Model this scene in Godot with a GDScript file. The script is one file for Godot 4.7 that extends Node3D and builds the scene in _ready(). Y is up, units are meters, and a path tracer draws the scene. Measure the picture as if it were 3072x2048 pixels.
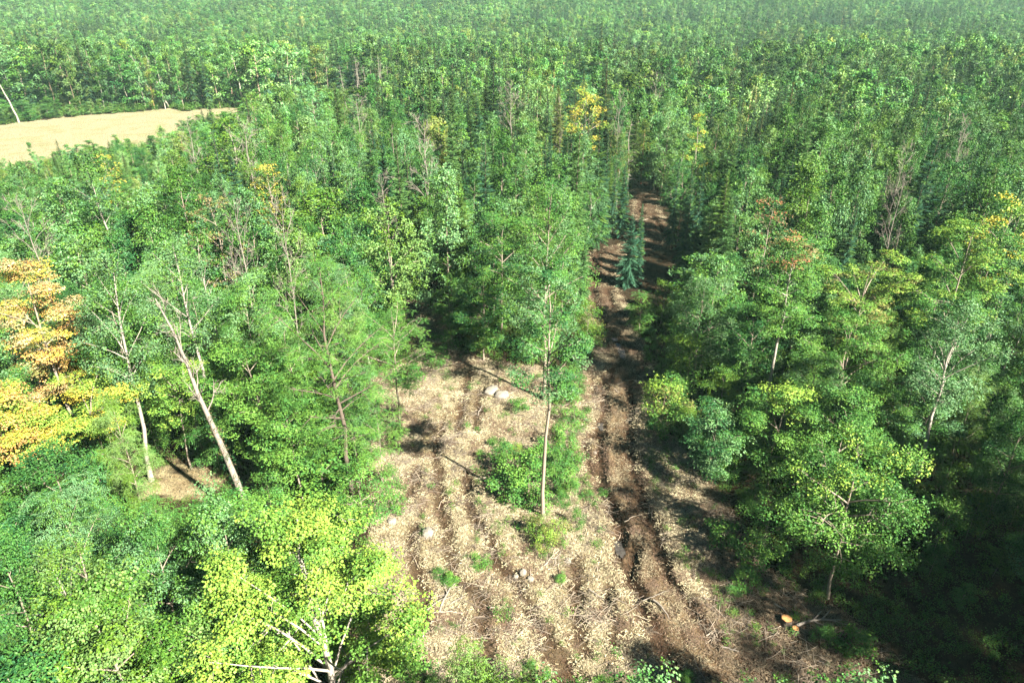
extends Node3D
# A logged clearing with a rutted skidder track in mixed forest, seen from the air. Metres, y up, the camera looks towards -z.

# ---------------------------------------------------------------- places on the ground (x, z)
const CLEARING := [Vector2(-9.34, -19.28), Vector2(-7.79, -24.36), Vector2(-8.09, -29.79), Vector2(-9.18, -34.31), Vector2(-9.89, -39.85), Vector2(-11.25, -45.50), Vector2(-13.83, -49.48), Vector2(-12.15, -52.44), Vector2(-9.40, -54.84), Vector2(-9.38, -61.17), Vector2(-12.99, -67.59), Vector2(-10.46, -69.97), Vector2(-7.14, -65.33), Vector2(-4.73, -56.54), Vector2(0.16, -54.02), Vector2(4.82, -53.22), Vector2(6.85, -54.02), Vector2(7.69, -58.33), Vector2(10.64, -55.68), Vector2(12.90, -54.84), Vector2(11.55, -49.48), Vector2(12.07, -43.10), Vector2(13.65, -38.84), Vector2(14.20, -34.31), Vector2(14.66, -30.48), Vector2(16.25, -27.82), Vector2(18.39, -26.02), Vector2(19.64, -23.84), Vector2(20.30, -21.42), Vector2(18.58, -18.30)]
const TRACK := [Vector2(22.4, -114.0), Vector2(20.58, -102.02), Vector2(20.6, -91.46), Vector2(17.02, -86.68), Vector2(12.00, -83.46), Vector2(10.07, -75.17), Vector2(9.84, -67.59), Vector2(10.25, -60.20), Vector2(10.31, -54.84), Vector2(9.0, -49.5), Vector2(8.2, -46.0), Vector2(7.6, -42.5), Vector2(7.5, -38.0), Vector2(7.7, -34.0), Vector2(7.9, -31.0), Vector2(8.1, -28.0), Vector2(8.6, -25.5), Vector2(9.2, -22.0)]
const FIELD := [Vector2(-138.33, -172.67), Vector2(-130.49, -180.10), Vector2(-122.52, -190.98), Vector2(-112.38, -198.41), Vector2(-98.80, -208.92), Vector2(-92.47, -201.54), Vector2(-88.88, -206.40), Vector2(-78.43, -208.92), Vector2(-74.76, -198.41), Vector2(-70.0, -190.0), Vector2(-82.0, -186.0), Vector2(-80.0, -170.0), Vector2(-78.0, -156.0), Vector2(-87.0, -148.0), Vector2(-90.0, -141.0), Vector2(-94.0, -134.0), Vector2(-98.0, -129.0), Vector2(-105.0, -122.0), Vector2(-150.0, -120.0), Vector2(-170.0, -160.0)]
const BARE_PATCH := [Vector2(-25.53, -36.03), Vector2(-25.27, -38.59), Vector2(-23.40, -39.95), Vector2(-21.07, -39.59), Vector2(-19.78, -37.40), Vector2(-20.11, -35.59), Vector2(-22.42, -35.59)]
const RUTS := [
	[Vector2(8.98, -52.91), Vector2(8.30, -51.12), Vector2(7.90, -50.26), Vector2(7.68, -49.01), Vector2(7.39, -46.03), Vector2(6.92, -44.34), Vector2(6.66, -42.09), Vector2(6.48, -41.02), Vector2(6.27, -38.72), Vector2(6.28, -36.85), Vector2(6.61, -35.37), Vector2(6.57, -34.62), Vector2(6.72, -33.73), Vector2(6.87, -32.88), Vector2(6.61, -31.39), Vector2(6.37, -30.76), Vector2(6.22, -30.07)],
	[Vector2(7.47, -31.25), Vector2(7.21, -30.27), Vector2(6.74, -28.82), Vector2(6.95, -28.00), Vector2(7.22, -26.80), Vector2(7.34, -26.17)],
	[Vector2(10.55, -51.86), Vector2(9.88, -49.43), Vector2(9.92, -47.81), Vector2(9.57, -46.03), Vector2(9.24, -44.34), Vector2(8.83, -42.09), Vector2(8.71, -40.51), Vector2(8.66, -37.59), Vector2(8.79, -35.62), Vector2(8.70, -33.81), Vector2(8.93, -32.72), Vector2(8.99, -31.39), Vector2(8.94, -30.07), Vector2(9.07, -29.01), Vector2(9.54, -28.00), Vector2(9.74, -26.80), Vector2(9.98, -25.85), Vector2(10.59, -24.56)],
	[Vector2(7.27, -51.12), Vector2(6.68, -49.01)],
	[Vector2(6.14, -43.19), Vector2(5.62, -42.52), Vector2(5.46, -41.87), Vector2(5.46, -40.20), Vector2(5.54, -38.62)],
	[Vector2(-3.66, -53.10), Vector2(-4.05, -50.72), Vector2(-3.99, -48.64), Vector2(-4.08, -46.68), Vector2(-4.15, -44.72), Vector2(-4.12, -43.33)],
	[Vector2(-2.63, -50.01), Vector2(-2.70, -48.23), Vector2(-2.74, -46.05), Vector2(-2.78, -44.02)],
	[Vector2(-6.61, -39.20), Vector2(-6.79, -37.32), Vector2(-6.89, -35.90)],
	[Vector2(-4.00, -32.60), Vector2(-3.72, -31.14), Vector2(-3.45, -28.91), Vector2(-2.48, -28.27), Vector2(-1.83, -27.72), Vector2(-1.52, -27.00), Vector2(-1.58, -26.30), Vector2(-1.82, -25.52)],
	[Vector2(-1.39, -32.23), Vector2(-1.08, -30.44), Vector2(-0.06, -29.10), Vector2(0.42, -27.84), Vector2(0.88, -27.00), Vector2(1.14, -26.30)],
	[Vector2(1.82, -24.14), Vector2(2.09, -23.49), Vector2(2.23, -22.95), Vector2(2.27, -22.19)],
	[Vector2(5.27, -27.96), Vector2(5.27, -26.53), Vector2(5.28, -25.52), Vector2(5.07, -24.40)],
	[Vector2(6.88, -28.81), Vector2(7.20, -27.23), Vector2(7.58, -26.19), Vector2(7.71, -24.71), Vector2(7.82, -23.94)],
	[Vector2(9.31, -71.05), Vector2(9.07, -67.35), Vector2(9.51, -64.32), Vector2(9.98, -60.82), Vector2(10.41, -57.62), Vector2(10.03, -54.97), Vector2(9.05, -52.76)],
	[Vector2(10.92, -71.92), Vector2(10.83, -67.35), Vector2(11.87, -63.59), Vector2(12.87, -60.49), Vector2(12.60, -56.42), Vector2(12.01, -53.85), Vector2(10.52, -51.20)],
	[Vector2(22.05, -111.59), Vector2(19.76, -103.76), Vector2(21.20, -99.05), Vector2(21.27, -92.65), Vector2(20.78, -88.14)],
	[Vector2(-5.4, -45.2), Vector2(-5.6, -42.5), Vector2(-5.3, -39.0), Vector2(-4.9, -36.0), Vector2(-4.3, -33.4)],
	[Vector2(-3.2, -38.6), Vector2(-2.9, -36.0), Vector2(-2.3, -33.8), Vector2(-1.6, -32.4)],
	[Vector2(-6.2, -33.2), Vector2(-5.9, -30.6), Vector2(-5.2, -28.2), Vector2(-4.6, -25.4)],
	[Vector2(1.2, -26.1), Vector2(1.9, -24.9), Vector2(2.6, -23.6), Vector2(3.1, -22.0)],
	[Vector2(3.6, -30.2), Vector2(3.7, -28.0), Vector2(3.5, -26.0), Vector2(3.8, -24.0)],
	[Vector2(-1.7, -25.4), Vector2(-1.3, -24.0), Vector2(-1.2, -22.4)],
	[Vector2(11.87, -85.73), Vector2(10.40, -81.23), Vector2(10.39, -76.15), Vector2(9.29, -72.45), Vector2(9.16, -68.22)],
]
# spots of bare ground that no crown hides from the air, and spots that lie in the sun
const OPEN_GROUND := [Vector2(-9.6, -49.5), Vector2(-8.3, -52.4), Vector2(-6.2, -54.8), Vector2(-2.9, -52.4), Vector2(0.1, -50.9), Vector2(-6.3, -47.4), Vector2(-3.4, -46.1), Vector2(-0.6, -46.1), Vector2(-7.2, -43.1), Vector2(-4.3, -40.9), Vector2(-1.5, -42.0), Vector2(-7.6, -38.8), Vector2(-5.2, -36.9), Vector2(-7.3, -34.7), Vector2(-6.0, -33.5), Vector2(-3.2, -33.5), Vector2(-7.0, -30.8), Vector2(-5.1, -30.1), Vector2(-2.5, -30.1), Vector2(0.1, -29.8), Vector2(-6.0, -27.8), Vector2(-3.8, -27.2), Vector2(-1.3, -26.6), Vector2(1.5, -27.2), Vector2(4.3, -28.1), Vector2(-4.7, -24.6), Vector2(-2.4, -24.4), Vector2(0.5, -24.4), Vector2(3.3, -25.2), Vector2(5.6, -25.4), Vector2(-3.1, -22.6), Vector2(2.7, -22.6), Vector2(6.6, -22.8), Vector2(9.4, -23.8), Vector2(11.8, -24.4), Vector2(14.3, -25.2), Vector2(16.2, -25.2), Vector2(4.6, -31.6), Vector2(4.7, -37.9), Vector2(6.8, -43.1), Vector2(8.9, -46.1), Vector2(7.7, -50.9), Vector2(8.4, -38.8), Vector2(9.0, -33.5), Vector2(9.8, -29.8), Vector2(11.2, -27.2), Vector2(8.7, -67.6), Vector2(23.4, -102.0), Vector2(19.7, -106.5), Vector2(21.4, -91.5), Vector2(10.0, -75.2), Vector2(10.8, -82.6), Vector2(22.0, -112.1), Vector2(20.9, -102.0), Vector2(20.9, -93.4), Vector2(10.3, -57.4), Vector2(9.6, -60.2), Vector2(12.4, -59.2), Vector2(10.9, -52.4), Vector2(-8.3, -63.2), Vector2(-10.6, -67.6), Vector2(-24.0, -37.9), Vector2(-21.9, -37.9), Vector2(-20.9, -38.4), Vector2(-116.0, -161.5), Vector2(-111.3, -166.9), Vector2(-107.6, -178.8), Vector2(-101.5, -188.8), Vector2(-92.7, -192.4), Vector2(-101.9, -151.5), Vector2(-98.8, -172.7), Vector2(-88.2, -172.7), Vector2(-106.5, -146.9), Vector2(-99.5, -141.1), Vector2(-96.8, -152.5), Vector2(-105.0, -141.1), Vector2(-93.0, -156.0), Vector2(-94.2, -198.4), Vector2(-88.2, -188.9), Vector2(-85.0, -173.9), Vector2(-88.6, -169.2), Vector2(-83.9, -203.1), Vector2(-79.5, -204.8), Vector2(-93.5, -162.5), Vector2(12.7, -28.5), Vector2(15.5, -30.0), Vector2(18.1, -30.0), Vector2(20.9, -30.0), Vector2(23.4, -30.0), Vector2(16.7, -27.0), Vector2(19.9, -27.0), Vector2(23.0, -27.0), Vector2(17.9, -24.0), Vector2(21.0, -24.0), Vector2(23.6, -24.4), Vector2(24.6, -28.2), Vector2(12.0, -22.3), Vector2(10.3, -22.2), Vector2(14.0, -22.3), Vector2(8.0, -22.2)]
const SUNLIT_GROUND := [Vector2(-9.6, -49.5), Vector2(-6.1, -54.0), Vector2(-2.9, -50.9), Vector2(0.1, -49.5), Vector2(-3.4, -46.1), Vector2(-0.5, -44.3), Vector2(-7.7, -39.9), Vector2(-6.0, -33.5), Vector2(-7.0, -30.8), Vector2(-2.5, -30.1), Vector2(0.6, -29.8), Vector2(-6.0, -27.8), Vector2(-1.3, -26.6), Vector2(4.3, -28.1), Vector2(-2.4, -24.9), Vector2(3.3, -25.2), Vector2(4.6, -31.6), Vector2(7.1, -43.1), Vector2(8.9, -46.1), Vector2(8.4, -50.9), Vector2(8.0, -40.4), Vector2(0.6, -25.2), Vector2(7.8, -29.8), Vector2(8.1, -31.6), Vector2(7.5, -25.4), Vector2(11.1, -30.8), Vector2(21.3, -108.1), Vector2(23.4, -102.0), Vector2(19.9, -106.5), Vector2(21.4, -97.6), Vector2(21.0, -102.0), Vector2(9.4, -74.5), Vector2(10.0, -71.5), Vector2(10.3, -78.0), Vector2(6.0, -36.5), Vector2(9.9, -23.8), Vector2(6.2, -37.9), Vector2(-22.7, -38.4), Vector2(-101.5, -188.8), Vector2(-108.0, -161.5), Vector2(2.5, -31.6), Vector2(1.9, -37.9), Vector2(8.2, -48.0), Vector2(7.4, -45.0), Vector2(6.9, -41.5), Vector2(6.8, -39.0), Vector2(6.6, -36.0), Vector2(9.5, -48.5), Vector2(6.8, -34.0), Vector2(7.5, -32.8), Vector2(12.5, -44.5), Vector2(15.5, -42.8), Vector2(9.5, -27.5), Vector2(1.0, -37.0), Vector2(10.0, -26.0)]
const SUN_FROM := Vector3(0.575, 0.629, 0.523)
const DRONE := Vector3(0.0, 30.0, 0.0)

# leaf and bark colours, linear
const LEAF := {
	"deep": Color(0.022, 0.085, 0.028), "green": Color(0.046, 0.137, 0.030), "fresh": Color(0.082, 0.19, 0.034), "mint": Color(0.11, 0.23, 0.095), "lime": Color(0.165, 0.28, 0.045),
	"yellow": Color(0.34, 0.31, 0.05), "orange": Color(0.37, 0.235, 0.085), "red": Color(0.25, 0.115, 0.065), "grey": Color(0.070, 0.150, 0.066),
	"olive": Color(0.14, 0.155, 0.05), "spruce": Color(0.026, 0.078, 0.046), "hemlock": Color(0.056, 0.125, 0.038), "rust": Color(0.17, 0.125, 0.07), "straw": Color(0.36, 0.30, 0.16),
}

class Bunch:
	var v := PackedVector3Array()
	var n := PackedVector3Array()
	var c := PackedColorArray()
	func tri(a: Vector3, b: Vector3, d: Vector3, col: Color) -> void:
		var m := (d - a).cross(b - a).normalized()
		v.append(a); v.append(b); v.append(d)
		n.append(m); n.append(m); n.append(m)
		c.append(col); c.append(col); c.append(col)
	func quad(a: Vector3, b: Vector3, d: Vector3, e: Vector3, col: Color) -> void:
		tri(a, b, d, col)
		tri(a, d, e, col)
	func mesh(into: ArrayMesh = null, mat: Material = null) -> ArrayMesh:
		var m := into if into else ArrayMesh.new()
		var a := []
		a.resize(Mesh.ARRAY_MAX)
		a[Mesh.ARRAY_VERTEX] = v
		a[Mesh.ARRAY_NORMAL] = n
		a[Mesh.ARRAY_COLOR] = c
		m.add_surface_from_arrays(Mesh.PRIMITIVE_TRIANGLES, a)
		if mat:
			m.surface_set_material(m.get_surface_count() - 1, mat)
		return m

class Spray:
	var v := PackedVector3Array()
	var n := PackedVector3Array()
	var sizes: Array = []          # corners of each leaf
	var cols := {}
	func leaf(pos: Vector3, dir: Vector3, up: Vector3, l: float, w: float, fold: float) -> void:
		var side := dir.cross(up).normalized()
		var u := side.cross(dir)
		var mid := pos + dir * l * 0.45
		var tip := pos + dir * l - u * l * 0.15
		_t(pos, mid + side * w * 0.5 + u * fold * w, tip)
		_t(pos, tip, mid - side * w * 0.5 + u * fold * w)
		sizes.append(6)
	func _t(a: Vector3, b: Vector3, d: Vector3) -> void:
		var m := (d - a).cross(b - a).normalized()
		v.append(a); v.append(b); v.append(d)
		n.append(m); n.append(m); n.append(m)
	func tint(pal: String, base: Color, k: int) -> PackedColorArray:
		var key := pal + str(k)
		if not cols.has(key):
			var r := RandomNumberGenerator.new()
			r.seed = hash(key) % 100000
			var whole := r.randf_range(0.82, 1.18)
			var a := PackedColorArray()
			for s in sizes:
				var f := whole * r.randf_range(0.72, 1.3)
				var warm := r.randf_range(-0.1, 0.22)
				var col := Color(base.r * f * (1.0 + warm), base.g * f, base.b * f * (1.0 - warm * 0.5))
				for q in s:
					a.append(col)
			cols[key] = a
		return cols[key]

var M := {}
var S := {}
var PROTO := {}
var TINTS: Array = []
var used := {}
var hills := FastNoiseLite.new()
var bumps := FastNoiseLite.new()
var patch := FastNoiseLite.new()
var gx := PackedFloat32Array()
var gz := PackedFloat32Array()
var rut := {}                 # grid cell -> distance to the nearest rut
var trees: Array = []         # [x, z, radius] of what stands already
var cells := {}
var hashed := 0
var labelled: Array = []      # [node, text, place]
var MARKS: Array = []
var shown: Array = []         # points on single trees that stay in sight

# ---------------------------------------------------------------- small helpers
func rg(s: int) -> RandomNumberGenerator:
	var r := RandomNumberGenerator.new()
	r.seed = s
	return r

func numbered(called: String) -> String:
	var k: int = used.get(called, 0)
	used[called] = k + 1
	return called if k == 0 else "%s_%03d" % [called, k]

func thing(called: String, category: String, at: Vector3, turn := 0.0, label := "", group := "") -> Node3D:
	var o := Node3D.new()
	o.name = numbered(called)
	add_child(o, true)
	o.position = at
	o.rotation.y = turn
	o.set_meta("category", category)
	if label != "":
		o.set_meta("label", label)
	if group != "":
		o.set_meta("group", group)
	return o

func part(called: String, mesh: Mesh, mat: Material, parent: Node) -> MeshInstance3D:
	var o := MeshInstance3D.new()
	o.name = called
	o.mesh = mesh
	if mat:
		o.material_override = mat
	parent.add_child(o, true)
	return o

func structure(called: String, mesh: Mesh, mat: Material) -> MeshInstance3D:
	var o := part(numbered(called), mesh, mat, self)
	o.set_meta("kind", "structure")
	return o

func tube(b: Bunch, pts: Array, radii: Array, sides: int, col: Color, seed_ := 0) -> void:
	var r := rg(seed_ + 7)
	var rings: Array = []
	for k in pts.size():
		var d: Vector3 = (pts[min(k + 1, pts.size() - 1)] - pts[max(k - 1, 0)]).normalized()
		var s := d.cross(Vector3(0.31, 0.17, 0.93)).normalized()
		var u := s.cross(d)
		var ring: Array = []
		for q in sides:
			var a := TAU * q / sides
			ring.append([(pts[k] as Vector3) + (s * cos(a) + u * sin(a)) * radii[k], s * cos(a) + u * sin(a)])
		rings.append(ring)
	for k in pts.size() - 1:
		for q in sides:
			var q2 := (q + 1) % sides
			var a = rings[k][q]; var bb = rings[k][q2]; var cc = rings[k + 1][q2]; var dd = rings[k + 1][q]
			var shade := col * r.randf_range(0.85, 1.15)
			shade.a = 1.0
			for e in [a, bb, cc, a, cc, dd]:
				b.v.append(e[0]); b.n.append(e[1]); b.c.append(shade)

func put(b: Bunch, s: Spray, xf: Transform3D, pal: String, k: int) -> void:
	b.v.append_array(xf * s.v)
	b.n.append_array(Transform3D(xf.basis.orthonormalized(), Vector3.ZERO) * s.n)
	b.c.append_array(s.tint(pal, LEAF[pal], k))

func smooth(a: float, b: float, x: float) -> float:
	return smoothstep(a, b, x)

# ---------------------------------------------------------------- ground
func land(x: float, z: float) -> float:
	var d := -z
	var y := 0.35 * hills.get_noise_2d(x, z)
	y -= 6.0 * smooth(218.0, 300.0, d)
	if d > 300.0:
		var t := d - 300.0
		y += 1.29e-4 * t * t if t < 550.0 else 39.0 + 0.142 * (t - 550.0)
		y += 2.5 * hills.get_noise_2d(x * 0.15, z * 0.15) * smooth(300.0, 420.0, d)
	return y

func rut_at(x: float, z: float) -> float:
	var fx := x / 0.22
	var fz := z / 0.22
	var ix := int(floor(fx))
	var iz := int(floor(fz))
	fx -= ix
	fz -= iz
	return lerpf(lerpf(rut.get(Vector2i(ix, iz), 1.5), rut.get(Vector2i(ix + 1, iz), 1.5), fx), lerpf(rut.get(Vector2i(ix, iz + 1), 1.5), rut.get(Vector2i(ix + 1, iz + 1), 1.5), fx), fz)

func dug(x: float, z: float) -> float:
	var d := rut_at(x, z)
	if d > 1.1:
		return 0.0
	var f := 1.0 + 0.7 * patch.get_noise_2d(x * 1.6, z * 1.6)
	var deep := 0.30 if x > 4.5 and z < -26.0 else 0.17
	if deep < 0.2:
		return -0.16 * f * exp(-pow(d / 0.5, 2.0)) + 0.06 * f * exp(-pow((d - 0.75) / 0.24, 2.0))
	return -deep * f * exp(-pow(d / 0.40, 4.0)) + 0.1 * f * exp(-pow((d - 0.7) / 0.24, 2.0))

func ground_y(x: float, z: float) -> float:
	var y := land(x, z)
	if z > -64.0 and z < -18.0 and absf(x) < 26.0:
		y += 0.10 * bumps.get_noise_2d(x, z) + 0.05 * bumps.get_noise_2d(x * 4.0, z * 4.0)
	return y + dug(x, z)

func in_poly(p: Vector2, poly: Array) -> bool:
	return Geometry2D.is_point_in_polygon(p, PackedVector2Array(poly))

func track_gap(p: Vector2) -> float:
	var best := 99.0
	for k in TRACK.size() - 1:
		best = minf(best, p.distance_to(Geometry2D.get_closest_point_to_segment(p, TRACK[k], TRACK[k + 1])))
	return best

func stamp_ruts() -> void:
	for line in RUTS:
		for k in line.size() - 1:
			var p0: Vector2 = line[max(k - 1, 0)]
			var p1: Vector2 = line[k]
			var p2: Vector2 = line[k + 1]
			var p3: Vector2 = line[min(k + 2, line.size() - 1)]
			var steps := int(ceil(p1.distance_to(p2) / 0.12))
			for i in steps + 1:
				var c := p1.cubic_interpolate(p2, p0, p3, float(i) / steps)
				c += Vector2(patch.get_noise_2d(c.x * 2.0, c.y * 2.0), 0.0) * 0.25
				var cx := int(round(c.x / 0.22))
				var cz := int(round(c.y / 0.22))
				for ix in range(cx - 6, cx + 7):
					for iz in range(cz - 6, cz + 7):
						var key := Vector2i(ix, iz)
						var d := c.distance_to(Vector2(ix * 0.22, iz * 0.22))
						if d < rut.get(key, 1.5):
							rut[key] = d

func spread(lo: float, hi: float, step: float, lo_end: float, hi_end: float, grow: float) -> PackedFloat32Array:
	var left: Array = []
	var x := lo
	var s := step
	while x > lo_end:
		s *= grow
		x -= s
		left.append(x)
	left.reverse()
	var out := PackedFloat32Array(left)
	x = lo
	while x < hi - 0.001:
		out.append(x)
		x += step
	s = step
	while x < hi_end:
		out.append(x)
		s *= grow
		x += s
	out.append(x)
	return out

func soil(x: float, z: float) -> Color:
	var w := Vector2(x, z) + Vector2(patch.get_noise_2d(x * 3.0, z * 3.0), patch.get_noise_2d(x * 3.0 + 90.0, z * 3.0)) * 1.6
	var n1 := patch.get_noise_2d(x * 1.3, z * 1.3)
	var n2 := patch.get_noise_2d(x * 7.0 + 40.0, z * 7.0)
	var c := Color(0.062, 0.049, 0.034) * (1.0 + 0.4 * n2)
	if z < -130.0 or z > -15.0 or absf(x) > 45.0:
		return Color(c.r, c.g, c.b)
	var open := in_poly(w, CLEARING)
	var pale := in_poly(w, BARE_PATCH)
	if open or pale:
		var straw := Color(0.46, 0.425, 0.28).lerp(Color(0.31, 0.26, 0.165), smooth(-0.2, 0.5, n1 + 0.5 * n2))
		c = straw.lerp(Color(0.14, 0.095, 0.06), 0.8 * smooth(0.12, 0.5, n2 - 0.5 * n1))
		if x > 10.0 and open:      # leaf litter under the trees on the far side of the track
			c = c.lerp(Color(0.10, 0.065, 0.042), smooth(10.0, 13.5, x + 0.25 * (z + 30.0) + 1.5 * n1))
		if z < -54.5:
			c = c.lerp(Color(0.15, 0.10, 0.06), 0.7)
	var t := track_gap(w)
	if t < 2.6:
		var earth := Color(0.24, 0.18, 0.125).lerp(Color(0.12, 0.08, 0.055), smooth(-0.3, 0.4, n2 + n1))
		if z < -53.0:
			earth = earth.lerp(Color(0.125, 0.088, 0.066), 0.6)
		c = c.lerp(earth, 0.85 * (1.0 - smooth(1.3, 2.6, t + 0.6 * n2)))
	var d := rut_at(x, z)
	if d < 0.9:
		c = c.lerp(Color(0.085, 0.055, 0.04), (1.0 - smooth(0.25, 0.75, d + 0.25 * n2)) * 0.85)
	return Color(c.r, c.g, c.b)

func build_ground() -> void:
	gx = spread(-17.16, 25.0, 0.22, -1200.0, 1200.0, 1.11)
	gz = spread(-63.14, -19.0, 0.22, -1300.0, 260.0, 1.05)
	var nx := gx.size()
	var nz := gz.size()
	var v := PackedVector3Array()
	var n := PackedVector3Array()
	var c := PackedColorArray()
	var idx := PackedInt32Array()
	for j in nz:
		for i in nx:
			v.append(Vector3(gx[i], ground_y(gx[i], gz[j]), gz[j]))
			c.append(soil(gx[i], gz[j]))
	for j in nz:
		for i in nx:
			var i0 := maxi(i - 1, 0); var i1 := mini(i + 1, nx - 1)
			var j0 := maxi(j - 1, 0); var j1 := mini(j + 1, nz - 1)
			n.append((v[j1 * nx + i] - v[j0 * nx + i]).cross(v[j * nx + i1] - v[j * nx + i0]).normalized())
	for j in nz - 1:
		for i in nx - 1:
			var a := j * nx + i
			idx.append_array([a, a + 1, a + nx + 1, a, a + nx + 1, a + nx])
	var arr := []
	arr.resize(Mesh.ARRAY_MAX)
	arr[Mesh.ARRAY_VERTEX] = v
	arr[Mesh.ARRAY_NORMAL] = n
	arr[Mesh.ARRAY_COLOR] = c
	arr[Mesh.ARRAY_INDEX] = idx
	var m := ArrayMesh.new()
	m.add_surface_from_arrays(Mesh.PRIMITIVE_TRIANGLES, arr)
	structure("ground", m, M.soil)

func build_field() -> void:
	var b := Bunch.new()
	var r := rg(5)
	var step := 1.5
	var poly := PackedVector2Array(FIELD)
	for i in range(-115, -45):
		for j in range(-142, -76):
			var p := Vector2(i, j) * step
			if not Geometry2D.is_point_in_polygon(p + Vector2(step, step) * 0.5 + Vector2(r.randf_range(-1, 1), r.randf_range(-1, 1)), poly):
				continue
			var col := Color(0.52, 0.50, 0.345).lerp(Color(0.36, 0.39, 0.20), smooth(-0.1, 0.6, patch.get_noise_2d(p.x * 0.8, p.y * 0.8)) * 0.6)
			var q: Array = []
			for e in [Vector2(0, 0), Vector2(step, 0), Vector2(step, step), Vector2(0, step)]:
				var w: Vector2 = p + e
				q.append(Vector3(w.x, land(w.x, w.y) + 0.12 + 0.05 * bumps.get_noise_2d(w.x * 2.0, w.y * 2.0), w.y))
			b.quad(q[0], q[1], q[2], q[3], col)
	structure("hay_field", b.mesh(), M.soil)

# ---------------------------------------------------------------- materials
func straw_image(light: float, count: int) -> Image:
	var im := Image.create(768, 768, false, Image.FORMAT_RGB8)
	im.fill(Color(0.72, 0.70, 0.68))
	var r := rg(11)
	for k in count:
		var p := Vector2(r.randf() * 768.0, r.randf() * 768.0)
		var a := r.randf() * TAU
		var len := r.randi_range(5, 26)
		var f := r.randf_range(0.35, 1.0) if r.randf() < 0.65 else r.randf_range(0.15, 0.4)
		var col := Color(f, f * r.randf_range(0.93, 1.0), f * r.randf_range(0.8, 1.0)) * light
		var bend := r.randf_range(-0.05, 0.05)
		for i in len:
			a += bend
			p += Vector2(cos(a), sin(a))
			var x := posmod(int(p.x), 768)
			var y := posmod(int(p.y), 768)
			im.set_pixel(x, y, col)
			im.set_pixel((x + 1) % 768, y, col)
	return im

func noise_tex(freq: float, oct: int, ramp: Array, as_normal := false, size := 512) -> NoiseTexture2D:
	var t := NoiseTexture2D.new()
	var n := FastNoiseLite.new()
	n.seed = int(freq * 1000.0)
	n.frequency = freq
	n.fractal_octaves = oct
	t.noise = n
	t.width = size
	t.height = size
	t.seamless = true
	if as_normal:
		t.as_normal_map = true
		t.bump_strength = 6.0
	else:
		var g := Gradient.new()
		g.set_color(0, ramp[0])
		g.set_color(1, ramp[1])
		t.color_ramp = g
	return t

func leaf_mat(tint: Color) -> StandardMaterial3D:
	var m := StandardMaterial3D.new()
	m.vertex_color_use_as_albedo = true
	m.albedo_color = tint.linear_to_srgb()
	m.cull_mode = BaseMaterial3D.CULL_DISABLED
	m.roughness = 0.5
	m.metallic_specular = 0.3
	m.backlight_enabled = true
	m.backlight = Color(0.38, 0.54, 0.25)
	return m

func plain_mat(col: Color, rough := 0.9) -> StandardMaterial3D:
	var m := StandardMaterial3D.new()
	m.albedo_color = col.linear_to_srgb()
	m.roughness = rough
	m.vertex_color_use_as_albedo = true
	return m

func bark_mat(col: Color, dark: Color, freq: float) -> StandardMaterial3D:
	var m := plain_mat(Color(1, 1, 1), 0.92)
	m.albedo_texture = noise_tex(freq, 4, [dark.linear_to_srgb(), col.linear_to_srgb()])
	m.uv1_triplanar = true
	m.uv1_scale = Vector3(1.2, 0.5, 1.2)
	return m

func build_materials() -> void:
	M.soil = plain_mat(Color(1, 1, 1), 0.95)
	var im := straw_image(1.0, 16000)
	M.soil.albedo_texture = ImageTexture.create_from_image(im)
	var nm: Image = im.duplicate()
	nm.bump_map_to_normal_map(4.0)
	M.soil.normal_enabled = true
	M.soil.normal_texture = ImageTexture.create_from_image(nm)
	M.soil.uv1_triplanar = true
	M.soil.uv1_world_triplanar = true
	M.soil.uv1_scale = Vector3(0.13, 0.13, 0.13)
	M.soil.metallic_specular = 0.15
	M.litter = plain_mat(Color(1, 1, 1), 0.85)
	M.litter.cull_mode = BaseMaterial3D.CULL_DISABLED
	M.bark = bark_mat(Color(0.36, 0.31, 0.25), Color(0.13, 0.105, 0.085), 0.03)
	M.dark_bark = bark_mat(Color(0.16, 0.125, 0.10), Color(0.05, 0.038, 0.03), 0.03)
	M.birch_bark = bark_mat(Color(0.44, 0.41, 0.365), Color(0.15, 0.13, 0.11), 0.025)
	M.dead_wood = bark_mat(Color(0.30, 0.275, 0.245), Color(0.12, 0.10, 0.085), 0.04)
	M.rock = bark_mat(Color(0.27, 0.25, 0.215), Color(0.10, 0.09, 0.075), 0.02)
	M.stick = bark_mat(Color(0.50, 0.43, 0.35), Color(0.22, 0.17, 0.13), 0.04)
	M.cut_wood = plain_mat(Color(1, 1, 1), 0.8)
	M.water = plain_mat(Color(0.05, 0.045, 0.04), 0.04)
	M.water.vertex_color_use_as_albedo = false
	TINTS = [leaf_mat(Color(1, 1, 1)), leaf_mat(Color(0.74, 0.80, 0.86)), leaf_mat(Color(1.0, 0.90, 0.62)), leaf_mat(Color(0.84, 0.92, 1.0))]

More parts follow.
